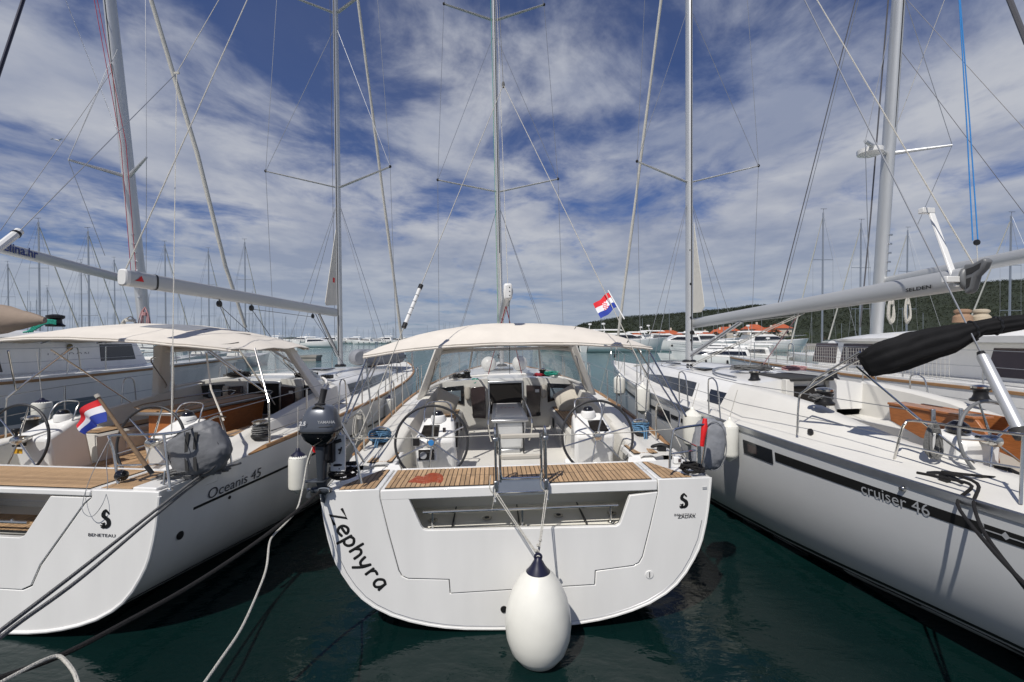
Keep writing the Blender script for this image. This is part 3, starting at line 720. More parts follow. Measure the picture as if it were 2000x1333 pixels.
# ------------------------------------------------------------------ aft-cockpit cruiser (middle and left boats)
L45 = 13.7
HB = [(0,2.03),(1,2.08),(2,2.13),(4,2.18),(6,2.12),(8,1.90),(10,1.48),(12,.82),(13.2,.28),(13.7,.03)]
SH = [(0,1.53),(2,1.60),(4,1.68),(6,1.77),(9,1.89),(13.7,2.06)]
BT = [(0,.03),(1.5,-.10),(4,-.35),(8,-.5),(12,-.35),(13.7,.1)]
def cruiser(T, teak_sep=True):
    H = Hull(L45, HB, SH, BT); T.H = H
    sh = lambda y: interp(SH, y); hb = lambda y: interp(HB, y)
    T.part('hull', H.shell(), 'gelcoat', sharp=50)
    # black boot stripe along the water
    for s in (-1,1): T.part('boot_stripe', H.stripe(.05, 13.2, .06, .235, s, .004), 'antifoul')
    for s in (-1,1): T.part('styling_line', H.stripe(.45, 11.5, .765, .783, s, .005), 'print_black')
    # teak toe rails
    for s in (-1,1):
        rows = []
        for i in range(40):
            y = lerp(1.25, 13.5, i/39); h_, z = hb(y), sh(y); e = .045 if i else .0
            rows.append([(s*(h_-.012),y,z-.01),(s*(h_+.006),y,z+.015),(s*(h_-.006),y,z+e),(s*(h_-.052),y,z+e),(s*(h_-.06),y,z-.01)])
        T.part('toe_rail', MB().loft(rows, close=True, caps=True), 'teak_rail')
    # side decks, coamings, seats and sole
    zc = lambda y: sh(y)+interp([(.7,.02),(1.2,.05),(2.05,.16),(3,.26),(4.7,.40)], y)
    zf = 1.20
    def ci(y): return interp([(.7,1.70),(2,1.66),(4.7,1.50)], y)
    def row(y, seat):
        c = ci(y); z = zc(y); s_ = sh(y)
        r = [(hb(y)-.01,y,s_),(hb(y)-.12,y,s_+.012),(c+.10,y,s_+.02),(c+.02,y,z-.02),(c-.03,y,z),(c-.13,y,z)]
        r += [(c-.22,y,1.612),(.94,y,1.60),(.905,y,1.565),(.88,y,zf+.03),(.86,y,zf),(0,y,zf)] if seat else [(c-.16,y,z-.02),(c-.17,y,z-.05),(c-.18,y,zf+.2),(c-.19,y,zf+.05),(c-.2,y,zf),(0,y,zf)]
        return r
    mb = MB()
    for ys, seat in (((.76,1.0,1.4,1.8,2.05), 0), ((2.05,2.6,3.2,3.9,4.66), 1)):
        for s in (-1,1): mb.loft([[(s*p[0],p[1],p[2]) for p in row(y, seat)] for y in ys])
    for s in (-1,1):
        c = ci(2.05); mb.prism([(s*p[0],p[2]) for p in [(c-.15,0,zc(2.05)-.01),(c-.22,0,1.612),(.94,0,1.60),(.905,0,1.565),(.88,0,zf),(c-.19,0,zf)]], 2.049, 2.052)
    T.part('cockpit_moulding', mb, 'cockpit', sharp=40)
    for s in (-1,1):
        T.part('seat_locker_hatch', MB().box(s*.875-.006, s*.875+.006, 2.5,3.5, 1.30,1.50), 'gelcoat', bevel=.004)
        T.part('cockpit_vent', MB().box(s*.876-.008, s*.876+.008, 3.9,4.05, 1.32,1.50), 'black', bevel=.01)
    # teak on the seats
    for s in (-1,1):
        planks(T, .95 if s>0 else -1.30, 1.30 if s>0 else -.95, 2.12, 4.60, 1.617, .05, separate=teak_sep, joints=1, name='seat_slat')
    # bulkhead with companionway
    zt = 2.17
    def bh(side): # outline of the bulkhead aft face at y=4.66
        return [(side*.36,zf),(side*1.26,zf),(side*1.26,1.62),(side*1.52,1.9),(side*1.50,zt-.10),(side*1.36,zt),(side*.36,zt+.05)]
    mb = MB()
    for s in (-1,1): mb.prism(bh(s), 4.66, 4.78)
    mb.prism([(-.36,zf),(.36,zf),(.36,1.50),(-.36,1.50)], 4.66, 4.78)
    T.part('bulkhead', mb, 'cockpit')
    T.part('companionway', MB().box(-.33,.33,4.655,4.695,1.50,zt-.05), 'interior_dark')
    T.part('companionway_frame', MB().box(-.37,-.33,4.63,4.70,1.45,zt-.02).box(.33,.37,4.63,4.70,1.45,zt-.02).box(-.37,.37,4.63,4.70,zt-.05,zt-.0).box(-.37,.37,4.63,4.70,1.44,1.50), 'steel_soft', bevel=.01)
    T.part('sliding_hatch', MB().hexa([(-.40,4.72,zt+.0),(.40,4.72,zt+.0),(.38,5.6,zt+.05),(-.38,5.6,zt+.05),(-.38,4.74,zt+.05),(.38,4.74,zt+.05),(.36,5.6,zt+.09),(-.36,5.6,zt+.09)]), 'gelcoat_grey', bevel=.02)
    for s in (-1,1):
        w = T.part('bulkhead_window', MB().prism([(s*.86,1.70),(s*1.40,1.86),(s*1.44,2.06),(s*.86,2.10)], 4.635, 4.655), 'window_dark', bevel=.006)
        T.part('opening_port', MB().prism([(s*.92,1.78),(s*1.20,1.84),(s*1.20,1.99),(s*.92,2.00)], 4.622, 4.634), 'window_blue', bevel=.006, parent=w)
        T.part('folding_table_leaf', MB().prism([(s*.42,1.42),(s*.68,1.44),(s*.72,2.0),(s*.70,2.06),(s*.42,2.08)], 4.56, 4.60), 'smoked', bevel=.01)
        T.part('halyard_bag', MB().lathe([(.02,0),(.06,.04),(.075,.20),(.06,.27)], (s*.78,4.60,1.80), 12), 'cushion')
    T.part('instrument_panel', MB().box(.60,.68,4.545,4.559,1.93,1.99), 'print_white')
    T.part('engine_switch', MB().box(.62,.70,4.545,4.559,1.45,1.52), 'black')
    # coachroof and foredeck
    rows = []
    for i in range(17):
        y = lerp(4.70, 11.2, i/16); t = i/16; w = interp([(4.7,1.52),(6,1.50),(8,1.28),(10,.90),(11.2,.55)], y); s_ = sh(y); h_ = interp([(4.7,zt-sh(4.7)-.04),(6,.40),(8,.32),(10,.16),(11.2,.015)], y)
        half = [(w,s_+.01),(w-.10,s_+h_*.75),(w-.20,s_+h_*.93),(w-.36,s_+h_),(w*.4,s_+h_+.04),(0,s_+h_+.055)]
        rows.append([(-a,y,b) for a,b in half]+[(a,y,b) for a,b in reversed(half[:-1])])
    T.cr = rows
    T.part('coachroof', MB().loft(rows, caps=True), 'gelcoat', sharp=40)
    mb = MB()
    mb.loft([[(s_*(hb(y)-.01)*k, y, sh(y)+.012+.05*(1-k*k)) for s_,k in ((-1,1),(-1,.8),(-1,.5),(1,0),(1,.5),(1,.8),(1,1))] for y in [4.66+.3*i for i in range(30)]+[13.55]])
    T.part('foredeck', mb, 'deck_nonslip')
    for s in (-1,1):  # long coachroof windows
        rws = []
        for i in range(12):
            y = lerp(5.4, 9.6, i/11); w = interp([(4.7,1.52),(6,1.50),(8,1.28),(10,.90),(11.2,.55)], y); s_ = sh(y); h_ = interp([(4.7,.45),(6,.40),(8,.32),(10,.16)], y)
            t0, t1 = .12, .72*(1-.6*max(0,(i-8)/3))
            def q(t, o): return (s*(w-.10*t/.75+o), y, s_+h_*t)
            rws.append([q(t0,.008),q(t1,.008),q(t1,-.02),q(t0,-.02)])
        T.part('coachroof_window', MB().loft(rws, close=True, caps=True), 'window_dark')
        T.part('handrail', MB().tube(smooth([(s*1.1,5.6,zt+.03),(s*1.1,5.65,zt+.10),(s*1.0,7.4,zt+.07),(s*.98,7.5,zt-.0)],4), .012, 7), 'steel')
    for y, hw_ in ((6.7,.26),(9.4,.28)):
        T.part('deck_hatch', MB().box(-hw_,hw_,y,y+.5,interp([(6.7,2.25),(9.4,2.14)],y),interp([(6.7,2.285),(9.4,2.175)],y)), 'window_dark', bevel=.015)
    # rope clutches and winches
    for s in (-1,1):
        winch(T, s*.80, 4.95, zt+.05, .95)
        for k in range(4): T.part('rope_clutch', MB().box(s*(1.02+.055*k)-.02, s*(1.02+.055*k)+.02, 5.05,5.22, zt+.02,zt+.10), 'black', bevel=.01)
    # pulpit and guard wires
    stan = [2.6, 4.6, 6.5, 8.4, 10.2, 11.8]
    for s in (-1,1):
        pts = []
        for y in stan:
            p = (s*(hb(y)-.07), y, sh(y)+.02); q = (p[0], p[1], p[2]+.62); pts.append(q)
            T.part('stanchion', MB().tube([p,q], .0125, 7), 'steel')
        pts = [(s*1.93,.45,2.14)]+pts+[(s*.42,12.9,2.66)]
        for k, dz in enumerate((0,-.30)):
            T.part('guard_wire', MB().tube([(p[0],p[1],p[2]+dz) for p in pts], .005, 5), 'wire')
        # boarding gate hoops amidships
        for y in (3.6, 6.0):
            x = s*(hb(y)-.07); z = sh(y)
            T.part('gate_hoop', MB().tube(smooth([(x,y,z),(x,y+.04,z+.52),(x,y+.10,z+.63),(x,y+.20,z+.63),(x,y+.27,z+.52),(x,y+.32,z)],4), .0125, 7), 'steel')
    T.part('pulpit', MB().tube(smooth([(-.72,12.3,sh(12.3)),(-.66,12.4,sh(12)+.58),(-.40,13.2,2.70),(-.12,13.75,2.72),(.12,13.75,2.72),(.40,13.2,2.70),(.66,12.4,sh(12)+.58),(.72,12.3,sh(12.3))],5), .0135, 8)
           .tube([(-.30,13.3,2.06),(-.33,13.35,2.70)], .0125, 7).tube([(.30,13.3,2.06),(.33,13.35,2.70)], .0125, 7), 'steel')
    T.part('anchor', MB().hexa([(-.05,13.5,2.05),(.05,13.5,2.05),(.03,14.0,2.0),(-.03,14.0,2.0),(-.05,13.5,2.14),(.05,13.5,2.14),(.02,14.0,2.06),(-.02,14.0,2.06)]).tube([(0,13.9,2.05),(0,14.1,1.8)], .03, 6), 'steel_soft')
    return H

def sprayhood(T, zt=2.95, zb=2.22, ya=3.85, yt=3.55, yf=5.45):
    """dodger: cloth frame with clear panes"""
    W0, W1 = 1.60, 1.20
    # side bands (wide cloth covered hoops)
    for s in (-1,1):
        a = [(s*1.64,ya-.05,1.98),(s*1.16,yt-.05,zt-.10)]; 
        m = MB().hexa([(s*1.70,ya-.05,1.92),(s*1.56,ya+.0,1.94),(s*1.54,ya+.22,2.0),(s*1.68,ya+.18,1.98),(s*1.27,yt-.16,zt-.04),(s*1.12,yt-.14,zt-.02),(s*1.12,yt+.08,zt-.02),(s*1.27,yt+.05,zt-.05)])
        T.part('sprayhood_side', m, 'canvas_white', bevel=.03)
        g = MB().tube(smooth([(s*1.50,ya+.05,2.10),(s*1.44,ya+.0,2.20),(s*1.26,yt-.20,zt-.32),(s*1.24,yt-.12,zt-.24)],4), .012, 7); T.part('sprayhood_handle', g, 'steel')
    top = []
    for i in range(5):
        t = i/4; row = []
        for k in range(17):
            u = -1+2*k/16; row.append((1.22*u, lerp(yt-.15, yt+.35, t)-.10*u*u*t, zt+.05*(1-u*u)-.10*t-.05*abs(u)**4))
        top.append(row)
    T.part('sprayhood_top', MB().sheet(top, .015), 'canvas', sharp=60)
    # front screen: curved panes between cloth mullions
    def P(u, v): # u -1..1 around, v 0 top..1 bottom
        a = u*1.18; xt, yy = 1.22*math.sin(a)/math.sin(1.18), yt+.35-.10*u*u-.30*(abs(u)**3)
        xb, yb = 1.56*math.sin(a)/math.sin(1.18), yf-1.35*abs(u)**2.4
        return (lerp(xt,xb,v), lerp(yy,yb,v), lerp(zt-.08-.05*abs(u)**3, zb-.17*abs(u)**2.5, v))
    cuts = [-1,-.42,.42,1]
    for a, b in zip(cuts, cuts[1:]):
        g = [[P(lerp(a+.03,b-.03,i/10), lerp(.06,.93,j/4)) for i in range(11)] for j in range(5)]
        T.part('sprayhood_pane', MB().loft(g), 'clear_vinyl')
    def rib(p, w=.022, name='sprayhood_seam'): T.part(name, MB().tube(p, w, 6), 'canvas_white')
    for u in (-.42,.42): rib([P(u, j/6) for j in range(7)])
    for u in (-.98,.98): rib([P(u, j/6) for j in range(7)], .035)
    rib([P(-1+2*i/24, .03) for i in range(25)], .035); rib([P(-1+2*i/24, .96) for i in range(25)], .03)

def stern_A():
    M = Tm(.11, 4.74, 0, 2.4, -1.3)
    T = Thing('sailing_yacht', 'white sailing yacht in the middle with a black handwritten-style name on its stern', 'sailing yacht', M, 'sailing yachts moored stern-to')
    H = cruiser(T)
    px = T.px
    # ---- transom with a cut for the drop-down gate
    outer = [H.pt(0, v, -1) for v in (1,.9,.78,.68,.567,.5,.433,.34,.26,.2,.137,.09,.057,.035,.018,.008,.002)]
    outer = [(p[0], p[2]) for p in outer]; outer += [(-x, z) for x, z in reversed(outer)]
    gpx = [(743,971),(760,1040),(780,1113),(786,1124),(797,1129),(878,1131),(880,1158),(1161,1141),(1162,1114),(1236,1104),(1247,1098),(1254,1086),(1268,1030),(1284,961)]
    opn = [(1230,968),(1213,1018),(1210,1024),(1203,1028),(835,1036),(827,1034),(822,1028),(797,972)]
    G = [px(a,b,y=0) for a,b in gpx]; G = [(p[0],p[2]) for p in G]; O = [px(a,b,y=0) for a,b in opn]; O = [(p[0],p[2]) for p in O]
    zt = G[0][1]; xl, xr = G[0][0], G[-1][0]
    gc = Vector((sum(p[0] for p in G)/len(G), sum(p[1] for p in G)/len(G)))
    def grow(p, d=.009):
        v = Vector(p)-gc; return (p[0]+d*(1 if v.x>0 else -1), p[1]-(d if p[1] < zt-.3 else 0))
    hole = [(xl-.009,1.53)]+[grow(p) for p in G]+[(xr+.009,1.53)]
    poly = outer+list(reversed(hole))
    T.part('transom', MB().prism(poly, -.004, .06), 'gelcoat', bevel=.007)
    lip = MB().tube([H.pt(0,v,-1,.004) for v in (1,.9,.78,.68,.567,.5,.433,.34,.26,.2,.137,.09,.057,.035,.018,.008,.002)]+[H.pt(0,v,1,.004) for v in reversed((1,.9,.78,.68,.567,.5,.433,.34,.26,.2,.137,.09,.057,.035,.018,.008,.002))], .014, 6)
    T.part('transom_edge', lip, 'gelcoat')
    T.part('transom_groove', MB().tube([(p[0]*.978, -.0045, p[2]+.028*(1-min(1,abs(p[0])/2.03)**3)) for p in [H.pt(0,v,sg) for sg, vs_ in ((-1,(.7,.567,.433,.34,.26,.2,.137,.09,.057,.035,.018,.008,.002)),(1,(.002,.008,.018,.035,.057,.09,.137,.2,.26,.34,.433,.567,.7))) for v in vs_]], .0028, 5), 'steel_soft')
    gate = T.part('stern_gate', MB().prism(G+O, -.010, .045), 'gelcoat', bevel=.006)
    T.part('gate_recess', MB().prism([(xl-.012,zt),(xl-.012,.3),(xr+.012,.3),(xr+.012,zt)], .062, .07), 'gasket') if False else None
    T.part('gate_gasket', MB().prism([grow(p,.010) for p in G]+O, .048, .058), 'gasket')
    # top beam of the gate with teak
    b0, b1 = xl, xr
    T.part('gate_beam', MB().box(b0,b1,-.012,.70,1.415,1.522), 'gelcoat', bevel=.012)
    # locker space behind the opening
    lk = MB(); lk.add([(b0,.06,1.02),(b1,.06,1.02),(b1,.72,1.06),(b0,.72,1.06)],[(0,1,2,3)]); lk.add([(b0,.72,1.06),(b1,.72,1.06),(b1,.60,1.41),(b0,.60,1.41)],[(0,1,2,3)])
    lk.add([(b0,.06,1.02),(b0,.72,1.06),(b0,.60,1.41),(b0,.06,1.41)],[(0,1,2,3)]); lk.add([(b1,.06,1.02),(b1,.72,1.06),(b1,.60,1.41),(b1,.06,1.41)],[(0,1,2,3)])
    T.part('stern_locker', lk, 'cream')
    for a in (-.72,.0,.72): T.part('locker_seam', MB().box(a-.006,a+.006,.08,.70,1.03,1.066), 'gasket')
    for a in (-.95,-.35,.45,1.05):
        k = T.part('deck_fitting', MB().lathe([(.05,0),(.055,.012),(.03,.016)], (a,.35,1.045), 16), 'steel'); T.part('fitting_insert', MB().lathe([(.028,.012),(.026,.02)], (a,.35,1.045), 12), 'black', parent=k)
    rail = MB().tube([px(826,1001,y=.06), px(1207,987,y=.06)], .017, 10); T.part('gate_handrail', rail, 'steel')
    for a,b,c in ((845,1000,1033),(1020,994,1023),(1192,988,1016)):
        p = px(a,b,y=.06); q = px(a,c,y=.06); T.part('handrail_post', MB().tube([p,(q[0],q[1],1.09)], .013, 8).lathe([(.035,0),(.035,.012),(.015,.016)],(q[0],q[1],1.075),12), 'steel')
    # corner platforms (outboard of the gate) and inner sill
    hw = 2.0
    for s in (-1,1):
        xi = b0-.012 if s<0 else b1+.012
        poly = [(xi,-.003),(s*2.015,-.003),(s*2.06,.76),(xi,.76)]
        T.part('quarter_deck', MB().prism(poly, 1.40, 1.524, plane='xy'), 'gelcoat', bevel=.01)
        T.part('coaming_end', MB().hexa([(s*1.36,.72,1.2),(s*1.72,.72,1.2),(s*1.72,.82,1.2),(s*1.36,.82,1.2),(s*1.36,.72,1.525),(s*1.72,.72,1.525),(s*1.70,.82,1.56),(s*1.40,.82,1.56)]), 'gelcoat', bevel=.01)
    T.part('cockpit_sill', MB().box(-1.36,1.36,.705,.76,1.10,1.525), 'gelcoat', bevel=.01)
    z = 1.530
    planks(T, b0+.04, -.215, .03, .66, z, joints=2); planks(T, -.205, .31, .03, .66, z, joints=2); planks(T, .32, b1-.05, .03, .66, z, joints=2)
    fl = lambda x: (.03, min(.70, .03+ (x+1.93)*1.9)); planks(T, -1.86, b0-.06, 0,0, z, joints=2, shape=fl)
    fr = lambda x: (.03, min(.66, .03+(1.86-x)*2.2)); planks(T, b1+.06, 1.84, 0,0, z, joints=2, shape=fr)
    for s in (-1,1): planks(T, -1.80 if s<0 else 1.48, -1.50 if s<0 else 1.78, .86, 1.30, 1.585, joints=1)
    for s in (-1,1): T.part('step_moulding', MB().hexa([(s*1.44,.80,1.5),(s*1.84,.80,1.5),(s*1.84,1.36,1.5),(s*1.44,1.36,1.5),(s*1.45,.81,1.568),(s*1.83,.81,1.568),(s*1.83,1.35,1.578),(s*1.45,1.35,1.578)]), 'gelcoat', bevel=.012)
    # wet stain on the teak
    st = smooth([px(a,b,z=1.535)+() for a,b in ((797,942),(806,936),(815,930),(826,931),(838,925),(850,924),(862,927),(866,935),(861,943),(846,942),(830,945),(812,943))],5,closed=True)
    T.part('wet_patch', MB().prism([(p[0],p[1]) for p in st], 1.5346, 1.5352, plane='xy'), 'teak_wet')
    # lettering and emblems on the transom
    letters = {'Z':[[(0,1.35),(.95,1.42),(.05,.0),(1.0,.05)]],'e':[[(.12,.52),(.82,.62),(.72,.93),(.42,1.02),(.1,.75),(.06,.35),(.32,.02),(.85,.16)]],
      'p':[[(.1,1.0),(.06,-.62)],[(.1,.8),(.45,1.02),(.82,.7),(.72,.2),(.38,0),(.08,.2)]],'h':[[(.1,1.55),(.05,0)],[(.08,.6),(.4,1.0),(.74,.8),(.8,0)]],
      'y':[[(0,1.0),(.12,.35),(.5,.25),(.85,1.0)],[(.85,1.0),(.6,.2),(.1,-.62)]],'r':[[(.12,1.0),(.1,0)],[(.1,.55),(.38,.95),(.75,.9)]],'a':[[(.82,.9),(.45,1.02),(.08,.6),(.12,.12),(.45,.0),(.76,.4),(.84,.95)],[(.82,.9),(.86,0)]]}
    u = .104; s0 = 0; adv = [1.42,1.22,1.28,1.30,1.28,1.12,1.1]
    p0 = px(643,1006,y=-.004); p1 = px(742,1156,y=-.004)
    tot = sum(adv); base = []
    A0, A1 = Vector((p0[0],p0[2])), Vector((p1[0],p1[2]))
    ch = A1-A0; nrm = Vector((ch.y,-ch.x)).normalized()
    for i, c in enumerate('Zephyra'):
        def pos(t): return A0+ch*t+nrm*(.035*4*t*(1-t))
        t = s0/tot; a = pos(t); dr = (pos(t+.09)-a).normalized(); up = Vector((-dr.y, dr.x))
        mb = MB()
        for st_ in letters[c]:
            P = smooth([(x_,y_,0) for x_,y_ in st_],4) if c != 'Z' else [(x_,y_,0) for x_,y_ in st_]
            w3 = [a+dr*(q[0]*u*1.1)+up*(q[1]*u) for q in P]; w3 = [w3[0]-(w3[1]-w3[0]).normalized()*.007]+w3+[w3[-1]+(w3[-1]-w3[-2]).normalized()*.006]
            v0 = len(mb.v); mb.tube([(q.x, -.0, q.y) for q in w3], [.007]+[.0140]*(len(w3)-2)+[.007], 8)
            for k in range(v0, len(mb.v)): q = mb.v[k]; mb.v[k] = (q[0], -.0065+q[1]*.25, q[2])
        T.part('name_letter', mb, 'print_black', fix=False); s0 += adv[i]
    fnT = lambda X, Z, y=-.0075: (lambda a, b: (X+a, y, Z+b))
    e = px(1333,992,y=0); mb = MB(); seahorse(mb, fnT(e[0]+.01, e[2]), .15); T.part('emblem', mb, 'print_black', fix=False)
    e = px(1316,1008,y=0); T.part('maker_lettering', text_mb('BENETEAU', .024, fnT(e[0], e[2]), xs=1.45), 'print_grey', fix=False)
    e = px(1323,1012,y=0); T.part('home_port_lettering', text_mb('ZADAR', .033, fnT(e[0], e[2]-.002, -.009), xs=1.25, bold=.01), 'print_black', fix=False)
    e = px(1378,953,y=0); T.part('number_plate', MB().box(e[0]-.035,e[0]+.012,-.010,-.004,e[2]-.012,e[2]+.012), 'print_silver')
    e = px(1268,1122,y=0); k = T.part('stern_socket', MB().lathe([(.04,-.012),(.042,-.008),(.042,.01)], (e[0],0,e[2]), 20, 'y'), 'gelcoat'); T.part('socket_slot', MB().box(e[0]-.004,e[0]+.004,-.016,-.011,e[2]-.028,e[2]+.028), 'print_grey', parent=k)
    e = px(984,1190,y=0); T.part('drain_outlet', MB().lathe([(.033,-.014),(.036,-.004),(.036,.02)], (e[0],0,e[2]), 16, 'y'), 'black')
    for a,b in ((893,1013),):
        pass
    # ---- helm
    ca = px(843,864,y=1.05); cb = px(1167,853,y=1.05)
    steering_wheel(T, ca, .455, 8, phase=.42, sticker=True); steering_wheel(T, cb, .455, 8, phase=.25)
    console(T, (ca[0]+.02,1.28,1.90), mirror=1); console(T, (cb[0]+.0,1.28,1.90), mirror=-1)
    x = ca[0]
    T.part('wind_instrument', MB().box(x-.25,x-.17,1.13,1.19,1.70,1.80), 'black', bevel=.008)
    k = T.part('autopilot_panel', MB().box(x-.20,x+.05,1.13,1.17,1.50,1.66), 'gelcoat', bevel=.006); T.part('panel_screen', MB().box(x-.18,x+.02,1.12,1.131,1.52,1.65), 'black_gloss', parent=k); T.part('panel_dial', MB().lathe([(.045,-.004),(.045,.002)], (x-.12,1.117,1.58), 18, 'y'), 'print_silver', parent=k)
    T.part('throttle_lever', MB().tube([(x+.30,1.4,1.72),(x+.30,1.34,1.95)], [.012,.02], 8).box(x+.26,x+.30,1.34,1.46,1.62,1.78), 'black', bevel=.004)
    T.part('engine_panel', MB().box(x+.12,x+.16,1.25,1.262,1.84,1.90), 'smoked')
    for s in (-1,1): T.part('foot_chock', MB().hexa([(s*.78-.08,1.4,1.2),(s*.78+.08,1.4,1.2),(s*.78+.08,1.7,1.2),(s*.78-.08,1.7,1.2),(s*.78-.06,1.42,1.30),(s*.78+.06,1.42,1.30),(s*.78+.06,1.6,1.36),(s*.78-.06,1.6,1.36)]), 'gelcoat', bevel=.02)
    # primary winches with rope
    for s in (-1,1):
        winch(T, s*1.86, 1.75, 1.63, 1.15)
    # ---- cockpit table
    tb = MB().hexa([(-.20,2.62,1.25),(.22,2.62,1.25),(.20,3.9,1.25),(-.20,3.9,1.25),(-.27,2.50,1.72),(.27,2.50,1.72),(.25,4.1,1.74),(-.25,4.1,1.74)])
    T.part('table_body', tb, 'gelcoat_grey', bevel=.05)
    T.part('table_rim', MB().hexa([(-.30,2.46,1.72),(.30,2.46,1.72),(.27,4.15,1.75),(-.27,4.15,1.75),(-.30,2.46,1.765),(.30,2.46,1.765),(.27,4.15,1.79),(-.27,4.15,1.79)]), 'steel_soft', bevel=.015)
    T.part('table_top', MB().hexa([(-.24,2.62,1.764),(.24,2.62,1.764),(.20,4.05,1.787),(-.20,4.05,1.787),(-.24,2.62,1.772),(.24,2.62,1.772),(.20,4.05,1.797),(-.20,4.05,1.797)]), 'gelcoat', bevel=.004)
    for k, xx in enumerate((-.11,-.04,.03,.10)): T.part('table_mark', MB().box(xx-.018,xx+.018,3.5,3.56,1.789,1.7915), 'rope_pink')
    for s in (-1,1): T.part('table_grab_rail', MB().tube(smooth([(s*.30,2.50,1.42),(s*.34,2.46,1.60),(s*.34,2.56,1.80),(s*.31,4.0,1.88),(s*.29,4.2,1.75)],4), .014, 8), 'steel')
    T.part('table_foot', MB().box(-.16,.16,2.6,2.75,1.2,1.26), 'steel_soft', bevel=.01)
    for s in (-1,1): T.part('table_leg', MB().box(s*.21-.01,s*.21+.01,2.50,2.56,1.22,1.70), 'black')
    # ---- bathing ladder folded up at the middle of the stern
    lx0, lx1 = px(968,900,y=-.05)[0], px(1066,900,y=-.05)[0]; ztp = px(968,838,y=-.05)[2]; zb = px(968,962,y=-.05)[2]
    LD = Thing
    for k, (xa, sgn) in enumerate(((lx0,1),(lx1,-1))):
        T.part('ladder_rail', MB().tube(smooth([(xa,.06,ztp-.16),(xa,.03,ztp-.03),(xa+.0*sgn,-.01,ztp),(xa,-.05,ztp-.03),(xa,-.055,ztp-.14),(xa,-.055,zb)],5), .0135, 8), 'steel')
        T.part('ladder_rail', MB().tube([(xa+.045*sgn,-.04,ztp-.06),(xa+.045*sgn,-.04,zb+.10)], .0135, 8), 'steel')
        T.part('ladder_hinge', MB().box(xa-.022,xa+.03,-.075,-.02,ztp-.13,ztp-.09).box(xa-.02,xa+.02,-.08,-.03,zb+.04,zb+.12), 'steel_soft', bevel=.006)
        T.part('ladder_bracket', MB().box(xa-.03 if sgn>0 else xa+.005, xa-.005 if sgn>0 else xa+.03, -.014,.02,1.36,1.52), 'gelcoat_grey')
        T.part('gate_post', MB().tube([(xa,.06,ztp-.16),(xa,.06,1.53)], .0135, 8), 'steel')
    for yy, m in ((852,'gelcoat'),(893,'gelcoat')):
        zz = px(1015,yy,y=-.05)[2]; T.part('ladder_step', MB().box(lx0+.06,lx1-.06,-.075,-.02,zz-.022,zz+.022), 'cushion', bevel=.008)
    zz = px(1015,934,y=-.05)[2]; T.part('ladder_step', MB().tube(smooth([(lx0+.045,-.05,zz+.08),(lx0+.06,-.05,zz+.01),(lx0+.10,-.05,zz),(lx1-.10,-.05,zz),(lx1-.06,-.05,zz+.01),(lx1-.045,-.05,zz+.08)],4), .014, 8), 'steel')
    T.part('ladder_plate', MB().hexa([(lx0+.02,-.06,zb+.01),(lx1-.02,-.06,zb+.01),(lx1-.02,-.03,zb+.01),(lx0+.02,-.03,zb+.01),(lx0+.03,-.04,zz-.02),(lx1-.03,-.04,zz-.02),(lx1-.03,-.02,zz-.02),(lx0+.03,-.02,zz-.02)]), 'steel_soft')
    T.part('ladder_step', MB().tube([(lx0,-.055,zb),(lx1,-.055,zb)], .0135, 8), 'steel')
    # ---- pushpits
    # port side (outboard motor bracket)
    zr = 2.14
    y0 = .10
    T.part('pushpit', MB().tube(smooth([px(706,945,y=.08),px(698,905,y=.10),px(693,876,y=.12),px(686,862,y=.13),px(668,856,y=.16)],5), .0135, 8)
        .tube(smooth([px(668,856,y=.16),(-1.96,.35,zr),(-1.98,.8,zr),(-1.99,1.3,zr-.02),(-1.99,1.38,zr-.1),(-1.99,1.42,1.60)],5), .0135, 8)
        .tube([px(700,912,y=.1),px(672,912,y=.2),(-1.97,.5,1.84),(-1.99,1.38,1.86)], .0115, 7)
        .tube([(-1.95,.30,1.56),(-1.96,.35,zr)], .0135, 8), 'steel')
    # starboard
    T.part('pushpit', MB().tube(smooth([px(1308,915,y=.06),px(1309,885,y=.07),px(1314,850,y=.08),px(1322,838,y=.09),px(1378,829,y=.10)],5), .0135, 8)
        .tube(smooth([px(1378,829,y=.10),px(1379,850,y=.12),px(1372,905,y=.14),px(1368,918,y=.15)],4), .0135, 8)
        .tube([px(1311,887,y=.07),px(1358,880,y=.12)], .0115, 7)
        .tube(smooth([px(1325,835,y=.09),(1.93,.55,zr+.0),(1.97,1.0,zr),(1.98,1.4,zr-.05),(1.98,1.46,1.62)],5), .0135, 8)
        .tube([px(1318,850,y=.08),px(1365,875,y=.12)], .009, 6), 'steel')
    for a, b in (((668,856,.16),(972,850,-.0)),((1066,850,.0),(1318,838,.09))):
        T.part('stern_guard_line', MB().tube(sag(px(a[0],a[1],y=a[2]), px(b[0],b[1],y=b[2]), .015), .005, 5), 'rope_white')
    # small deck gear
    p = px(1322,900,z=1.56); k = T.part('stern_light', MB().box(p[0]-.045,p[0]+.045,p[1]-.04,p[1]+.04,1.53,1.61), 'gelcoat', bevel=.012); T.part('light_lens', MB().box(p[0]+.0,p[0]+.03,p[1]-.044,p[1]-.038,1.55,1.59), 'smoked', parent=k)
    for a, b in ((1345,918),(632,962)):
        p = px(a,b,z=1.54); T.part('fairlead', MB().tube(smooth([(p[0]-.05,p[1],1.54),(p[0]-.04,p[1],1.58),(p[0]+.04,p[1],1.58),(p[0]+.05,p[1],1.54)],3), .012, 7), 'steel')
    p = px(1292,878,z=1.60); T.part('mooring_cleat', MB().tube(smooth([(p[0]-.12,p[1]+.05,1.62),(p[0],p[1],1.66),(p[0]+.12,p[1]-.05,1.62)],4), [.01]+[.022]*7+[.01], 8).box(p[0]-.05,p[0]+.05,p[1]-.03,p[1]+.03,1.56,1.64), 'black')
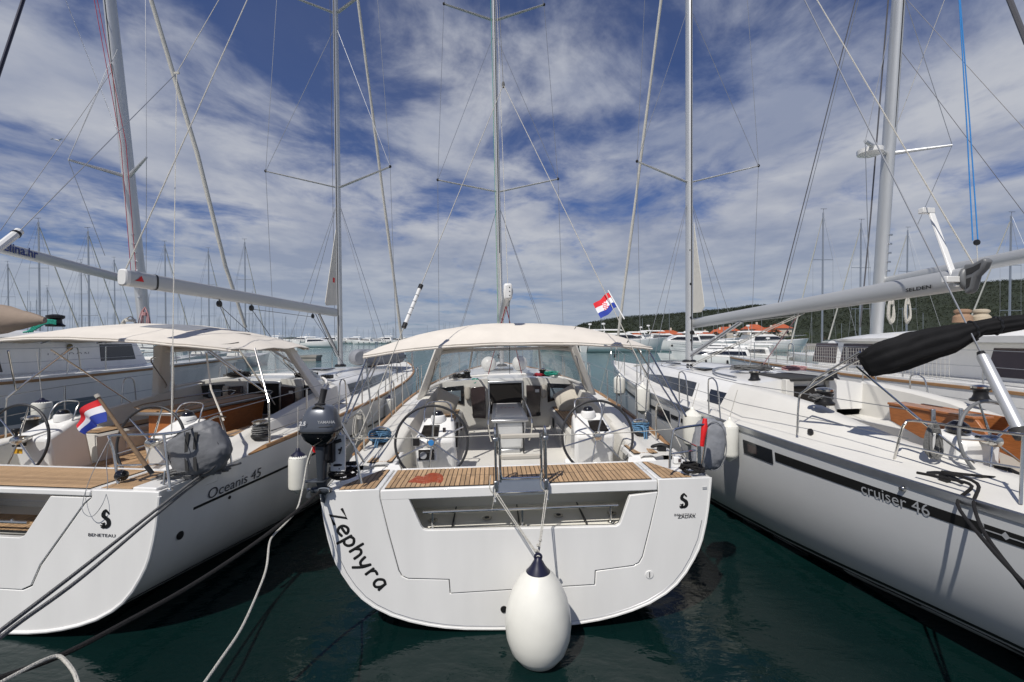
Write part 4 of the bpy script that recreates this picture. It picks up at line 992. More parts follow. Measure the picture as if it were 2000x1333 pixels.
    k = px(736,857,z=1.66); T.part('chock_knob', MB().lathe([(.03,0),(.04,.03),(.03,.06)], k, 12), 'black')
    p = px(757,860,z=1.62); T.part('deck_switch', MB().box(p[0]-.03,p[0]+.03,p[1]-.03,p[1]+.03,1.63,1.645), 'gasket', bevel=.004)
    # ---- canopy, spray hood, rig
    bimini(T, 2.20, 1.70, 3.12, 3.28, 2.85, seams=(.36,.75), aft=.13)
    for s in (-1,1):
        T.part('bimini_leg', MB().tube([(s*2.02,2.05,1.62),(s*2.12,2.05,2.84)], .0135, 8), 'steel')
        T.part('bimini_strut', MB().tube([(s*1.93,.35,2.12),(s*2.06,1.95,2.84)], .0125, 8).tube([(s*1.94,.55,2.12),(s*2.0,2.3,2.86)], .0105, 8), 'steel')
        T.part('bimini_strut', MB().tube([(s*2.08,2.05,2.45),(s*2.12,3.2,2.92)], .0115, 8), 'steel')
        T.part('bimini_strap', MB().tube([(s*2.1,4.1,2.88),(s*2.0,4.9,1.8)], .006, 5), 'rope_white')
    sprayhood(T)
    mc, top, tips = mast_rig(T, (0,8.05,2.28), 18.2, .012, (.062,.09), [(7.15,1.62,.45,.18),(11.9,1.35,.38,.16)], (1.72,7.75,1.85), (0,13.45,2.12), 1.9)
    T.part('boom', MB().loft([[(.075*math.cos(a)*1, y, zz+.11*math.sin(a)) for a in [2*math.pi*k/16 for k in range(16)]] for y, zz in ((7.9,3.60),(2.0,3.74))], close=True, caps=True), 'boom_alloy')
    k = T.part('boom_end_cap', MB().box(-.062,.062,1.94,2.0,3.62,3.86), 'gelcoat', bevel=.04)
    for q in (-.06,.0,.06): T.part('end_cap_hole', MB().lathe([(.008,-.004),(.008,.002)], (.02,1.937,3.74+q), 8, 'y'), 'black', parent=k)
    T.part('boom_vang', MB().tube([(0,7.85,2.5),(0,6.3,3.5)], .035, 10), 'boom_alloy')
    for s in (-1,1): T.part('mainsheet', MB().tube([(0,3.2,3.62),(s*.35,4.9,2.3)], .008, 5), 'rope_red')
    T.part('mainsheet', MB().tube([(.02,2.2,3.62),(.02,2.3,3.45),(.1,4.9,2.3)], .007, 5), 'rope_grey')
    T.part('furled_mainsail_clew', MB().prism([(7.9,3.75),(7.85,5.4),(7.25,3.85)], -.006,.006, plane='yz'), 'sailcloth')
    T.part('halyard', MB().tube([mc(2.9)+Vector((-.085,-.06,0)), mc(17.5)+Vector((-.085,-.06,0))], .007, 5), 'rope_teal')
    T.part('topping_lift', MB().tube([(0,2.05,3.86), top], .005, 5), 'rope_white')
    # split backstay
    sp = px(983,166,y=3.4); T.part('backstay', MB().tube([sp, top], .006, 5).lathe([(.02,-.05),(.03,0),(.02,.05)], sp, 8), 'rope_grey')
    T.sp = sp
    la = px(645,850,y=.3); T.part('backstay_leg', MB().tube([sp, (-1.9,.2,1.56)], .006, 5), 'rope_white'); T.part('backstay_leg', MB().tube([sp, (1.92,.2,1.56)], .006, 5), 'rope_white')
    a = Vector(sp); b = Vector((-1.9,.2,1.56)); 
    def at_z(pyz): return None
    def along(ppx, ppy):
        best = min((abs((lambda w: (w[0]/w[1]*F+1000))(T.M @ a.lerp(b, t/200))-ppx), t/200) for t in range(201)); return a.lerp(b, best[1])
    q0, q1 = along(823,545), along(789,613)
    k = T.part('backstay_tensioner', MB().tube([q0, q0.lerp(q1,.08), q0.lerp(q1,.12), q0.lerp(q1,.88), q0.lerp(q1,.92), q1], [.018,.03,.024,.024,.03,.015], 10), 'gelcoat')
    for t in (0,.9): T.part('tensioner_end', MB().tube([q0.lerp(q1,t), q0.lerp(q1,t+.1)], [.032,.030], 10), 'black', parent=k)
    for t in (.25,.4,.55,.7): T.part('tensioner_band', MB().tube([q0.lerp(q1,t), q0.lerp(q1,t+.015)], .026, 10), 'canvas_pale_grey', parent=k)
    # fenders stowed on the foredeck read as things of their own
    for x, r_, lb in ((-.36,.19,'round white fender lying on the foredeck seen left through the spray-hood window'),(.42,.19,'round white fender lying on the foredeck seen right through the spray-hood window')):
        p = T.M @ Vector((x,6.7,2.24+r_*.9)); single('fender', MB().lathe([(r_*math.sin(math.pi*k/12), -r_*math.cos(math.pi*k/12)*1.0) for k in range(13)], tuple(p), 20), 'fender_plain', lb, 'fender', 'fenders')
    # cushions
    for s, lb in ((-1,'cream cushion leaning in the forward left corner of the middle cockpit'),(1,'cream cushion leaning in the forward right corner of the middle cockpit')):
        C = Thing('cushion', lb, 'cushion', T.M @ Tm(s*1.22, 3.95, 1.64, -s*28, s*-28, -16), 'cockpit cushions')
        g = []
        for i in range(9):
            for sg in (0,): pass
        mb = MB(); n_ = 10
        for sg in (1,-1):
            mb.loft([[(lerp(-.23,.23,i/n_), sg*.085*(math.sin(math.pi*i/n_)*math.sin(math.pi*j/n_))**.45, lerp(0,.44,j/n_)) for i in range(n_+1)] for j in range(n_+1)])
        C.part('cover', mb, 'cushion', sharp=80); C.part('piping', MB().tube([(-.23,0,0),(.23,0,0),(.23,0,.44),(-.23,0,.44)], .007, 6, closed=True), 'canvas')
    for s, m, lb, sd_ in ((-1,'rope_black','heap of black halyards left of the middle companionway',2),(1,'rope_teal','green and red rope tails right of the middle companionway',3)):
        c = T.M @ Vector((s*.95,5.0,2.22)); rope_pile(c, .20, .08, m, lb, 10, .011, sd_, 'rope tails on coachroofs')
    c = T.M @ Vector((.72,4.9,2.22)); rope_pile(c, .12, .06, 'rope_red', 'small heap of red line beside the green tails', 6, .010, 8, 'rope tails on coachroofs')
    c = T.M @ Vector((-.62,4.72,2.12)); rope_pile(c, .09, .10, 'rope_teal', 'teal rope tail hanging over the left bulkhead edge', 6, .010, 9, 'rope tails on coachroofs')
    # blue rope wound on the primary winches
    for s, lb in ((-1,'blue and white rope heaped round the port winch of the middle boat'),(1,'blue and white rope wound on the starboard winch, tail hanging down')):
        x, y, z = s*1.86, 1.75, 1.63; mb = MB(); q = random.Random(4+s)
        for k in range(6): 
            rr = .085+.03*q.random()+(.05 if s<0 else 0); mb.tube([T.M @ Vector((x+rr*math.cos(a), y+rr*math.sin(a), z+.04+.024*k+.01*math.sin(a*2+k))) for a in [2*math.pi*i/18 for i in range(18)]], .0105, 6, closed=True)
        for k in range(2): mb.tube([T.M @ Vector(p) for p in smooth([(x+s*-.08,y-.05,z+.14),(x-s*.02+.03*k,y-.18,z+.12),(x+.03*k-.02,y-.22,z-.02),(x+.05*k,y-.20,z-.06)],5)], .0105, 6)
        single('rope_coil', mb, 'rope_blue', lb, 'rope', 'ropes on winches')
    # companionway dark handles etc
    return T
A = stern_A()
# ------------------------------------------------------------------ left boat
def lumpy_cover(T, c, size, m, seed=1, rot=0, name='cover'):
    mb = MB(); rows = []; n = 40
    for j in range(1, n):
        th = math.pi*j/n; row = []
        for k in range(60):
            a = 2*math.pi*k/60; v = Vector((math.sin(th)*math.cos(a), math.sin(th)*math.sin(a), math.cos(th)))
            e = [math.copysign(abs(q)**.75, q) for q in v]; f = 1+.09*noise.noise(Vector(v)*2.2+Vector((seed,0,0)))+.07*(.5-abs(noise.noise(Vector((v.x*2.2,v.y*2,v.z*5.5))+Vector((seed,0,0)))))+.03*noise.noise(Vector(v)*11)
            row.append((e[0]*size[0]*f, e[1]*size[1]*f, e[2]*size[2]*f))
        rows.append(row)
    mb.loft(rows, close=True, caps=True)
    Mx = Matrix.Rotation(R(rot), 3, 'Y'); mb.v = [tuple(Vector(c)+Mx @ Vector(v)) for v in mb.v]
    return T.part(name, mb, m, sharp=75)
def cyl_fender(x, y, z, r, h, lab, caps=True, m='fender_white', up=.5, group='cylindrical fenders', tilt=0, ribs=False, lean=(0,0)):
    T = Thing('fender', lab, 'fender', Tm(x, y, z, 0, tilt), group)
    mid = [(r*.75,.05*h),(r*.95,.10*h),(r,.16*h),(r,.84*h),(r*.95,.90*h),(r*.7,.96*h)]
    if ribs:
        rows = []
        for rr, hh in mid: rows.append([(rr*(1-.035*(k % 2))*math.cos(2*math.pi*k/40), rr*(1-.035*(k % 2))*math.sin(2*math.pi*k/40), hh) for k in range(40)])
        T.part('body', MB().loft(rows, close=True, caps=True), m, sharp=60)
    else: T.part('body', MB().lathe(mid, n=24), m)
    cm = 'navy' if caps else m
    T.part('end_cap', MB().lathe([(r*.97,.89*h),(r*.6,.99*h),(r*.28,1.05*h),(r*.2,1.12*h),(r*.12,1.14*h)], n=20), cm)
    T.part('end_cap', MB().lathe([(r*.12,-.07*h),(r*.28,-.03*h),(r*.7,.04*h),(r*.8,.07*h)], n=20), m)
    T.part('lanyard', MB().tube([(0,0,1.12*h),(lean[0]*.5,lean[1]*.5,1.12*h+up*.5),(lean[0],lean[1],1.12*h+up)], .006, 6), 'rope_white')
    return T
def flag_mesh(P, s0, s1):  # P(u,v): u along fly, v down hoist; stripe s0..s1
    return MB().sheet([[P(i/14, lerp(s0, s1, j/5)) for i in range(15)] for j in range(6)], .002)

def stern_B():
    T = Thing('sailing_yacht', 'white sailing yacht at left with beige canopy and wooden cockpit table', 'sailing yacht', Tm(-5.51, 4.69, 0, -5.3), 'sailing yachts moored stern-to')
    H = cruiser(T, teak_sep=False); px = T.px; rnd_ = random.Random(9)
    outer = [H.pt(0, v, -1) for v in (1,.9,.78,.68,.567,.5,.433,.34,.26,.2,.137,.09,.057,.035,.018,.008,.002)]
    outer = [(p[0], p[2]) for p in outer]; outer += [(-x, z) for x, z in reversed(outer)]
    right = [px(a,b,y=0) for a,b in ((178,972),(165,984),(80,1102),(62,1143),(44,1151))]; right = [(p[0],p[2]) for p in right]
    op = [px(a,b,y=0) for a,b in ((100,984),(50,1045),(40,1050))]; op = [(p[0],p[2]) for p in op]
    zt = right[0][1]; xr = right[0][0]
    G = [(-x,z) for x,z in right]+[(x,z) for x,z in reversed(right)]; O = [(x,z) for x,z in op]+[(-x,z) for x,z in reversed(op)]
    O[0] = (O[0][0], zt); O[-1] = (O[-1][0], zt)
    gr = lambda p, d=.008: (p[0]+d*(1 if p[0]>0 else -1), p[1]-(d if p[1]<zt-.3 else 0))
    hole = [(-xr-.008,1.53)]+[gr(p) for p in G]+[(xr+.008,1.53)]
    T.part('transom', MB().prism(outer+list(reversed(hole)), -.004, .06), 'gelcoat', bevel=.01)
    T.part('transom_edge', MB().tube([H.pt(0,v,1,.006) for v in (.97,.9,.78,.68,.567,.5,.433,.34,.26,.2,.137,.09,.057,.035,.018,.008,.002)], .02, 8), 'gelcoat')
    T.part('stern_gate', MB().prism(G+O, -.010, .045), 'gelcoat', bevel=.006)
    T.part('gate_gasket', MB().prism([gr(p,.009) for p in G]+O, .048, .058), 'gasket')
    T.part('gate_beam', MB().box(-xr,xr,-.012,.70,zt+.012,1.522), 'gelcoat', bevel=.012)
    lk = MB(); z0 = 1.02
    lk.add([(-xr,.06,z0),(xr,.06,z0),(xr,.72,z0+.02),(-xr,.72,z0+.02)],[(0,1,2,3)]); lk.add([(-xr,.72,z0),(xr,.72,z0),(xr,.66,zt),(-xr,.66,zt)],[(0,1,2,3)])
    for s in (-1,1): lk.add([(s*xr,.06,z0),(s*xr,.72,z0),(s*xr,.66,zt),(s*xr,.06,zt)],[(0,1,2,3)])
    T.part('stern_locker', lk, 'cream')
    planks(T, -xr+.05, xr-.05, .08, .46, z0+.03, joints=1, w=.05, separate=False, name='locker_slat')
    T.part('gate_handrail', MB().tube([px(55,1021,y=.06),(-px(55,1021,y=.06)[0],.06,px(55,1021,y=.06)[2])], .017, 10), 'steel')
    p = px(28,1022,y=.06); T.part('handrail_post', MB().tube([p,(p[0]-.03,p[1],zt-.28)], .014, 8), 'steel')
    for s in (-1,1):
        T.part('quarter_deck', MB().prism([(s*(xr+.012),-.003),(s*2.0,-.003),(s*2.06,.76),(s*(xr+.012),.76)], 1.40, 1.524, plane='xy'), 'gelcoat', bevel=.012)
        T.part('quarter_step', MB().box(min(s*1.72,s*1.98),max(s*1.72,s*1.98),.02,.8,1.524,1.56), 'gelcoat', bevel=.012)
        T.part('coaming_end', MB().hexa([(s*1.36,.72,1.2),(s*1.72,.72,1.2),(s*1.72,.82,1.2),(s*1.36,.82,1.2),(s*1.36,.72,1.525),(s*1.72,.72,1.525),(s*1.70,.82,1.56),(s*1.40,.82,1.56)]), 'gelcoat', bevel=.01)
    T.part('cockpit_sill', MB().box(-1.36,1.36,.705,.76,1.10,1.525), 'gelcoat', bevel=.01)
    # athwartship teak strips on the platform and sole
    bed = MB(); tk = MB()
    for k in range(15):
        y = .04+k*.042; tk.box(-xr+.05,xr-.05,y,y+.030,1.527,1.535); 
    for k in range(13):
        y = .05+k*.045; tk.box(xr+.06,1.68,y,y+.034,1.527,1.535); tk.box(-1.68,-xr-.06,y,y+.034,1.527,1.535)
    bed.box(-xr+.05,xr-.05,.03,.68,1.523,1.5305).box(xr+.055,1.685,.045,.64,1.523,1.5305).box(-1.685,-xr-.055,.045,.64,1.523,1.5305)
    T.part('caulking', bed, 'caulk'); T.part('platform_slats', tk, 'teak', kind='stuff')
    tk = MB(); T.part('caulking', MB().box(-.84,.84,.8,4.6,1.201,1.207), 'caulk')
    for k in range(33): tk.box(-.84+k*.051,-.84+k*.051+.041,.8,4.6,1.203,1.212)
    T.part('sole_slats', tk, 'teak', kind='stuff')
    fnT = lambda X, Z, y=-.0085: (lambda a, b: (X+a, y, Z+b))
    e = px(206,1031,y=0); mb = MB(); seahorse(mb, fnT(e[0]+.005,e[2]), .18); T.part('emblem', mb, 'print_black', fix=False)
    e = px(173,1047,y=0); T.part('maker_lettering', text_mb('BENETEAU', .032, fnT(e[0],e[2]), xs=1.42, bold=.008), 'print_grey', fix=False)
    # model name along the hull side
    zH = lambda y: interp(SH,y)-interp(BT,y)
    def side(y0, v0): return lambda a, b: H.pt(y0+a, v0+b/zH(y0+a), 1, .006)
    T.part('model_lettering', text_mb('Oceanis 45', .125, side(.62,.795), xs=1.12), 'print_grey', fix=False)
    for y, v, r_ in ((.33,.62,.045),(.98,.735,.02),):
        p = H.pt(y, v, 1, .004); T.part('hull_outlet', MB().lathe([(r_,-.004),(r_,.004)], p, 16, 'x'), 'black')
    for k in range(4): 
        pass
    # helm
    c = px(294,867,y=1.05); steering_wheel(T, c, .455, 8, phase=.3); c2 = (-c[0]-.0, c[1], c[2]); steering_wheel(T, c2, .455, 8, phase=.3)
    console(T, (c[0]+.02,1.28,1.88), mirror=1, screen=False); console(T, (c2[0],1.28,1.88), mirror=-1, screen=False)
    p = px(34,864,y=1.1); T.part('throttle_lever', MB().box(p[0]-.06,p[0]+.06,1.08,1.16,p[2]-.06,p[2]+.05).tube([(p[0],1.1,p[2]+.05),(p[0],1.08,p[2]+.14)],.018,8).lathe([(.02,0),(.045,.01),(.04,.05)],(p[0],1.08,p[2]+.13),12), 'black', bevel=.008)
    p = px(35,882,y=1.08); T.part('warning_sticker', MB().box(p[0]-.06,p[0]+.06,1.078,1.084,p[2]-.03,p[2]+.03), 'sticker_orange')
    winch(T, 1.80, 1.9, 1.66, 1.3); winch(T, -1.80, 1.9, 1.66, 1.3)
    # table with wooden sides
    T.part('table_body', MB().hexa([(-.24,2.3,1.25),(.24,2.3,1.25),(.24,4.2,1.25),(-.24,4.2,1.25),(-.26,2.25,1.86),(.26,2.25,1.86),(.26,4.3,1.88),(-.26,4.3,1.88)]), 'wood_orange', bevel=.02)
    T.part('table_top', MB().box(-.36,.36,2.1,4.35,1.89,1.94), 'steel_soft', bevel=.012)
    T.part('table_leaf', MB().box(-.33,-.02,2.14,4.3,1.94,1.955).box(.02,.33,2.14,4.3,1.94,1.955), 'teak_rail', bevel=.004)
    for s in (-1,1): T.part('table_handrail', MB().tube(smooth([(s*.38,2.3,1.94),(s*.40,2.3,2.03),(s*.40,4.2,2.03),(s*.38,4.2,1.94)],3), .012, 7), 'steel')
    T.part('table_leg', MB().box(-.20,.20,2.2,2.26,1.21,1.88), 'wood_orange')
    T.part('companionway_door', MB().box(-.32,-.02,4.795,4.81,1.36,2.1), 'wood_dark')
    # pushpit
    w = lambda a,b,d: tuple(T.I @ Vector(W(a,b,d)))
    pp = MB().tube(smooth([w(231,947,4.75),w(222,885,4.8),w(214,858,4.8),w(222,851,4.8),w(325,848,4.62),w(375,836,4.85),w(420,815,5.6),w(440,815,6.2)],5), .0135, 8)
    pp.tube([w(332,957,4.55),w(320,850,4.62)], .0135, 8).tube([w(318,960,4.62),w(322,920,4.65)], .011, 8).tube([w(224,910,4.8),w(328,907,4.6)], .0115, 8)
    pp.tube([w(452,905,5.3),w(447,868,5.35),w(430,815,5.9)], .0125, 8)
    T.part('pushpit', pp, 'steel')
    k = T.part('stern_light', MB().lathe([(.055,-.03),(.06,0),(.05,.04),(.02,.055)], w(237,929,4.78), 14, 'x'), 'black_gloss')
    for a,b,d in ((231,947,4.75),(332,957,4.55),(318,960,4.62)): q = w(a,b,d); T.part('rail_foot', MB().lathe([(.032,0),(.03,.012),(.016,.02)], (q[0],q[1],q[2]-.005), 12), 'steel')
    # canopy frame
    rows = bimini(T, 2.12, 1.55, 3.95, 3.28, 2.93, seams=(.35,.7), aft=.12, xc=-.58, tilt=-.05)
    T.part('canopy_window', MB().sheet([[tuple(Vector(rows[i][k])+Vector((0,0,.012))) for k in range(12,17)] for i in (4,5,6,7,8)], .004), 'canvas_pale_grey', sharp=70)
    for s in (-1,1):
        T.part('bimini_leg', MB().tube(smooth([(s*2.03,1.75,1.60),(s*2.02,1.75,2.10),(s*1.96,1.8,2.26),(s*1.50,2.2,2.90)],4), .0135, 8), 'steel')
        T.part('bimini_strut', MB().tube([(s*1.95,1.82,2.28),(s*1.45,1.35,2.88)], .0115, 8).tube([(s*1.30,3.0,1.95),(s*1.48,1.9,2.88)], .0115, 8), 'steel')
    T.part('table_post', MB().tube([(.05,2.35,1.3),(.05,2.35,2.92)], .022, 10), 'steel')
    T.part('canopy_strap', MB().tube([w(403,690,6.6),w(412,760,6.6),w(437,822,6.5)], .013, 6), 'canvas')
    sprayhood(T)
    mc, top, tips = mast_rig(T, (0,8.0,2.28), 18.2, .03, (.064,.095), [(7.2,1.70,.6,.28),(11.9,1.35,.5,.3)], (1.72,7.75,1.85), (0,13.45,2.12), 1.9, headr=(.055,.035))
    # boom
    e = T.I @ Vector(W(246,543,6.0)); f = T.I @ Vector(W(655,611,12.4)); ax = (e-f).normalized(); sd_ = ax.cross(Vector((0,0,1))).normalized(); up = sd_.cross(ax)
    def ring(p, a=.066, b=.108): return [tuple(Vector(p)+sd_*a*math.copysign(abs(math.cos(q))**.6,math.cos(q))+up*b*math.copysign(abs(math.sin(q))**.6,math.sin(q))) for q in [2*math.pi*k/18 for k in range(18)]]
    T.part('boom', MB().loft([ring(f), ring(f.lerp(e,.5)), ring(e)], close=True, caps=True), 'boom_alloy')
    cap = T.part('boom_end_cap', MB().loft([ring(e,.070,.112), ring(e+ax*.05,.070,.112), ring(e+ax*.065,.055,.095)], close=True, caps=True), 'gelcoat')
    T.part('boom_band', MB().loft([ring(e-ax*.42,.070,.112), ring(e-ax*.45,.070,.112)], close=True), 'black')
    n = sd_ if (sd_.x > 0) else -sd_
    q = e-ax*.06+n*.0725; T.part('boom_logo', MB().add([tuple(q+up*-.03-ax*0), tuple(q-ax*.14-up*.03), tuple(q-ax*.10+up*.05), tuple(q-ax*.05-up*.0)], [(0,1,2,3)]), 'red')
    for t, dz in ((.28,-.16),(.42,-.16),(.80,-.15)):
        p = e.lerp(f, t); T.part('pulley_block', MB().lathe([(.03,-.02),(.055,-.015),(.055,.015),(.03,.02)], (p.x,p.y,p.z-.18), 14, 'x').tube([(p.x,p.y,p.z-.11),(p.x,p.y,p.z-.16)], .01, 6), 'black')
    def ln(a, b, r=.006, m='wire_dark', nm='mainsheet'): T.part(nm, MB().tube([tuple(a), tuple(b)], r, 5), m)
    for t0, b in ((.28,(-.5,4.95,2.3)),(.28,(.45,5.0,2.3)),(.42,(.5,5.0,2.3)),(.80,(.6,7.0,2.35))):
        p = e.lerp(f,t0)-Vector((0,0,.2)); ln(p, b)
    ln(e.lerp(f,.42)-Vector((0,0,.2)), e.lerp(f,.80)-Vector((0,0,.2)))
    v0 = e.lerp(f,.85)-Vector((0,0,.10)); v1 = Vector((0,7.85,2.55))
    T.part('boom_vang', MB().tube([v0, v1], .03, 8), 'boom_alloy'); ln(v0+Vector((.05,-.05,0)), v1+Vector((.05,0,.02)), .01, nm='vang_line'); ln(v0-Vector((.06,.05,0)), v1-Vector((.06,0,0)), .01, nm='vang_line')
    T.part('topping_lift', MB().tube([e+up*.12, top+Vector((0,0,-.2))], .0085, 6), 'rope_white')
    ln(mc(16)+Vector((-.1,-.1,0)), mc(2.8)+Vector((-.1,-.1,0)), .006, nm='halyard')
    g = Vector((0,8.0-.16,0)); zb = 3.95
    T.part('furled_mainsail_clew', MB().prism([(7.78,3.95),(7.72,6.0),(7.15,3.98),(7.2,3.9)], -.006,.006, plane='yz'), 'sailcloth')
    T.part('sail_mark', MB().box(.0065,.009,7.55,7.66,4.55,4.68), 'red')
    # backstay bridle
    n0 = T.I @ Vector(W(345,143,8.6)); T.part('backstay', MB().tube([n0, top], .007, 5).box(n0.x-.05,n0.x+.05,n0.y-.01,n0.y+.01,n0.z-.02,n0.z+.02), 'rope_white')
    qa = T.I @ Vector(W(335,850,4.65)); T.part('backstay_leg', MB().tube([n0, qa], .006, 5), 'rope_white'); qb = Vector((-1.95,.15,1.6))
    qc = n0.lerp(qb,.62); T.part('backstay_leg', MB().tube([n0, T.I @ Vector(W(38,452,5.4))], .006, 5), 'wire')
    a, b = T.I @ Vector(W(38,452,5.4)), T.I @ Vector(W(-30,505,5.0)); k = T.part('backstay_tensioner', MB().tube([a,b], .045, 10), 'gelcoat'); T.part('tensioner_end', MB().tube([a+(a-b)*.02, a.lerp(b,.13)], [.035,.052], 10), 'black', parent=k)
    T.part('backstay_leg', MB().tube([b, qb], .006, 5), 'wire')
    # ropes and loose gear
    M = T.M
    c = M @ Vector((1.80,1.9,1.70)); mb = MB()
    for k in range(7): mb.tube([(c[0]+(.10+.012*math.sin(k))*math.cos(a), c[1]+(.10+.012*math.sin(k))*math.sin(a), c[2]+.02+.024*k+.008*math.sin(a+k)) for a in [2*math.pi*i/18 for i in range(18)]], .010, 6, closed=True)
    mb.tube(sag((c[0]+.1,c[1],c[2]+.03), tuple(M @ Vector((1.9,4.6,1.95))), .06), .008, 6)
    single('rope_coil', mb, 'rope_grey', 'grey sheet wound on the large winch of the left boat', 'rope', 'ropes on winches')
    for s, lb, sd2 in ((-1,'black rope heap on the far side of the left boat coachroof',5),(.9,'black rope heap on the near side of the left boat coachroof',6)):
        c = M @ Vector((s*.8,5.0,2.22)); rope_pile(c, .24, .09, 'rope_black', lb, 11, .012, sd2, 'rope tails on coachroofs')
    G_ = Thing('dinghy', 'grey inflatable dinghy upturned on the foredeck of the left boat', 'dinghy', M @ Tm(.05,11.3,2.22,184))
    for s in (-1,1): G_.part('side_tube', MB().tube(smooth([(s*.42,-.1,.18),(s*.46,.5,.22),(s*.44,1.4,.24),(s*.30,2.0,.24),(s*.05,2.3,.24)],5), [.10]+[.24]*18+[.20]*2, 14), 'canvas_pale_grey')
    G_.part('floor', MB().sheet([[(x,y,.42-.12*abs(x)) for x in (-.35,0,.35)] for y in (.1,.8,1.5,2.0)], .02), 'canvas_pale_grey'); G_.part('transom_board', MB().box(-.4,.4,.05,.1,.05,.42), 'gasket')
    return T
B = stern_B()

# ------------------------------------------------------------------ right boat
def stern_D():
    T = Thing('sailing_yacht', 'white sailing yacht at right with a black stripe along its hull and rolled black canopy', 'sailing yacht', Tm(5.83, 3.0, 0, 6.3, -.4), 'sailing yachts moored stern-to')
    HBd = [(0,1.52),(1.5,1.70),(3.5,1.90),(6,2.03),(8,1.92),(9.5,1.68),(12,1.08),(14,.52),(15.2,.14),(15.6,.02)]
    SHd = [(0,1.60),(1.5,1.63),(3.5,1.70),(6,1.79),(9.5,1.91),(15.6,2.10)]
    BTd = [(0,.05),(1.5,-.05),(4,-.3),(9,-.5),(13,-.35),(15.6,.1)]
    H = Hull(15.6, HBd, SHd, BTd); T.H = H; hb = lambda y: interp(HBd,y); sh = lambda y: interp(SHd,y)
    w = lambda a,b,d: Vector(T.I @ Vector(W(a,b,d)))
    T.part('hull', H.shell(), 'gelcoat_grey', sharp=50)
    T.part('transom', MB().prism([(H.pt(0,v,-1)[0],H.pt(0,v,-1)[2]) for v in (1,.78,.567,.433,.26,.137,.057,.018)]+[(H.pt(0,v,1)[0],H.pt(0,v,1)[2]) for v in (.018,.057,.137,.26,.433,.567,.78,1)], -.02,.03), 'gelcoat')
    for s in (-1,1):
        T.part('boot_stripe', H.stripe(.02, 14.8, .05, .20, s, .004), 'antifoul'); T.part('waterline_stripe', H.stripe(.02, 14.8, .225, .25, s, .004), 'print_black')
        rows = []
        for i in range(44):
            y = lerp(.3, 15.4, i/43); h_, z = hb(y), sh(y)
            rows.append([(s*(h_-.012),y,z-.05),(s*(h_+.012),y,z-.045),(s*(h_+.008),y,z+.022),(s*(h_-.02),y,z+.03),(s*(h_-.04),y,z+.005)])
        T.part('toe_rail', MB().loft(rows, close=True, caps=True), 'steel_soft')
    # hull stripe with portlights (facing the picture)
    T.part('hull_stripe', H.stripe(.25, 3.42, .845, .905, -1, .004), 'print_black')
    for y0, y1, nm in ((3.47,4.05,'hull_window'),(6.3,6.95,'hull_window'),(7.75,8.05,'hull_window')):
        k = T.part(nm, H.stripe(y0, y1, .815, .915, -1, .008), 'window_dark'); T.part('window_pane', H.stripe(y0+.30, y1-.1, .84, .895, -1, .011), 'smoked', parent=k)
    T.part('hull_stripe', H.stripe(5.2,6.25,.865,.895,-1,.004), 'print_black'); T.part('hull_stripe', H.stripe(7.0,7.65,.865,.895,-1,.004), 'print_black'); T.part('hull_stripe', H.stripe(8.1,12.8,.868,.892,-1,.004), 'print_black')
    zH = lambda y: sh(y)-interp(BTd,y)
    def side(y0, v0): return lambda a, b: H.pt(y0-a, v0+b/zH(y0-a), -1, .010)
    T.part('model_lettering', text_mb('cruiser 46', .118, side(2.20,.842), xs=1.02), 'print_silver', fix=False)
    f2 = side(1.12,.847); T.part('stripe_mark', MB().add([f2(0,0),f2(.018,0),f2(.018,.10),f2(0,.10)],[(0,1,2,3)]).add([f2(.02,.045),f2(.30,.045),f2(.30,.056),f2(.02,.056)],[(0,1,2,3)]).add([f2(.13,.05),f2(.16,.02),f2(.19,.05),f2(.16,.09)],[(0,1,2,3)]), 'print_silver', fix=False)
    p = H.pt(1.75,.955,-1,.01); T.part('hull_outlet', MB().lathe([(.02,-.03),(.028,-.01),(.028,.01)], p, 14, 'x'), 'steel')
    # deck
    def zc(y): return sh(y)+interp([(0,.08),(1.6,.13),(2.6,.22),(3.7,.42),(5.2,.50)], y)
    zf = 1.28
    for s in (-1,1):
        mb = MB(); rr = []
        for y in (.05,.6,1.2,1.8,2.4,3.0,3.6,4.2,4.9,5.2):
            o = hb(y); z = zc(y); S_ = sh(y)
            rr.append([(s*(o-.01),y,S_-.0),(s*(o-.05),y,S_+.015),(s*(o-.36),y,S_+.04),(s*(o-.50),y,lerp(S_,z,.55)),(s*(o-.62),y,z-.03),(s*(o-.68),y,z),(s*(o-.86),y,z),(s*(o-.90),y,z-.03),(s*(o-.93),y,1.66),(s*.62,y,1.64),(s*.60,y,zf),(0,y,zf)])
        T.part('cockpit_moulding', mb.loft(rr), 'cockpit', sharp=38)
    planks(T, -1.16,-.64,.7,2.9,1.665,.05,joints=1,separate=False,name='seat_slat'); planks(T,-.58,.58,.1,3.2,1.285,.05,joints=1,separate=False,name='sole_slat')
    rows = []
    def cw(y): return interp([(5.2,1.34),(7,1.38),(9,1.18),(11,.78),(13,.40)], y)
    def chh(y): return interp([(5.2,.50),(7,.50),(9,.46),(11,.30),(13,.02)], y)
    for i in range(19):
        y = lerp(5.15, 13, i/18); w_ = cw(y); s_ = sh(y); h_ = chh(y)
        half = [(w_,s_+.01),(w_-.12,s_+h_*.70),(w_-.22,s_+h_*.92),(w_-.40,s_+h_),(w_*.4,s_+h_+.05),(0,s_+h_+.07)]
        rows.append([(-a,y,b) for a,b in half]+[(a,y,b) for a,b in reversed(half[:-1])])
    T.part('coachroof', MB().loft(rows, caps=True), 'gelcoat', sharp=40)
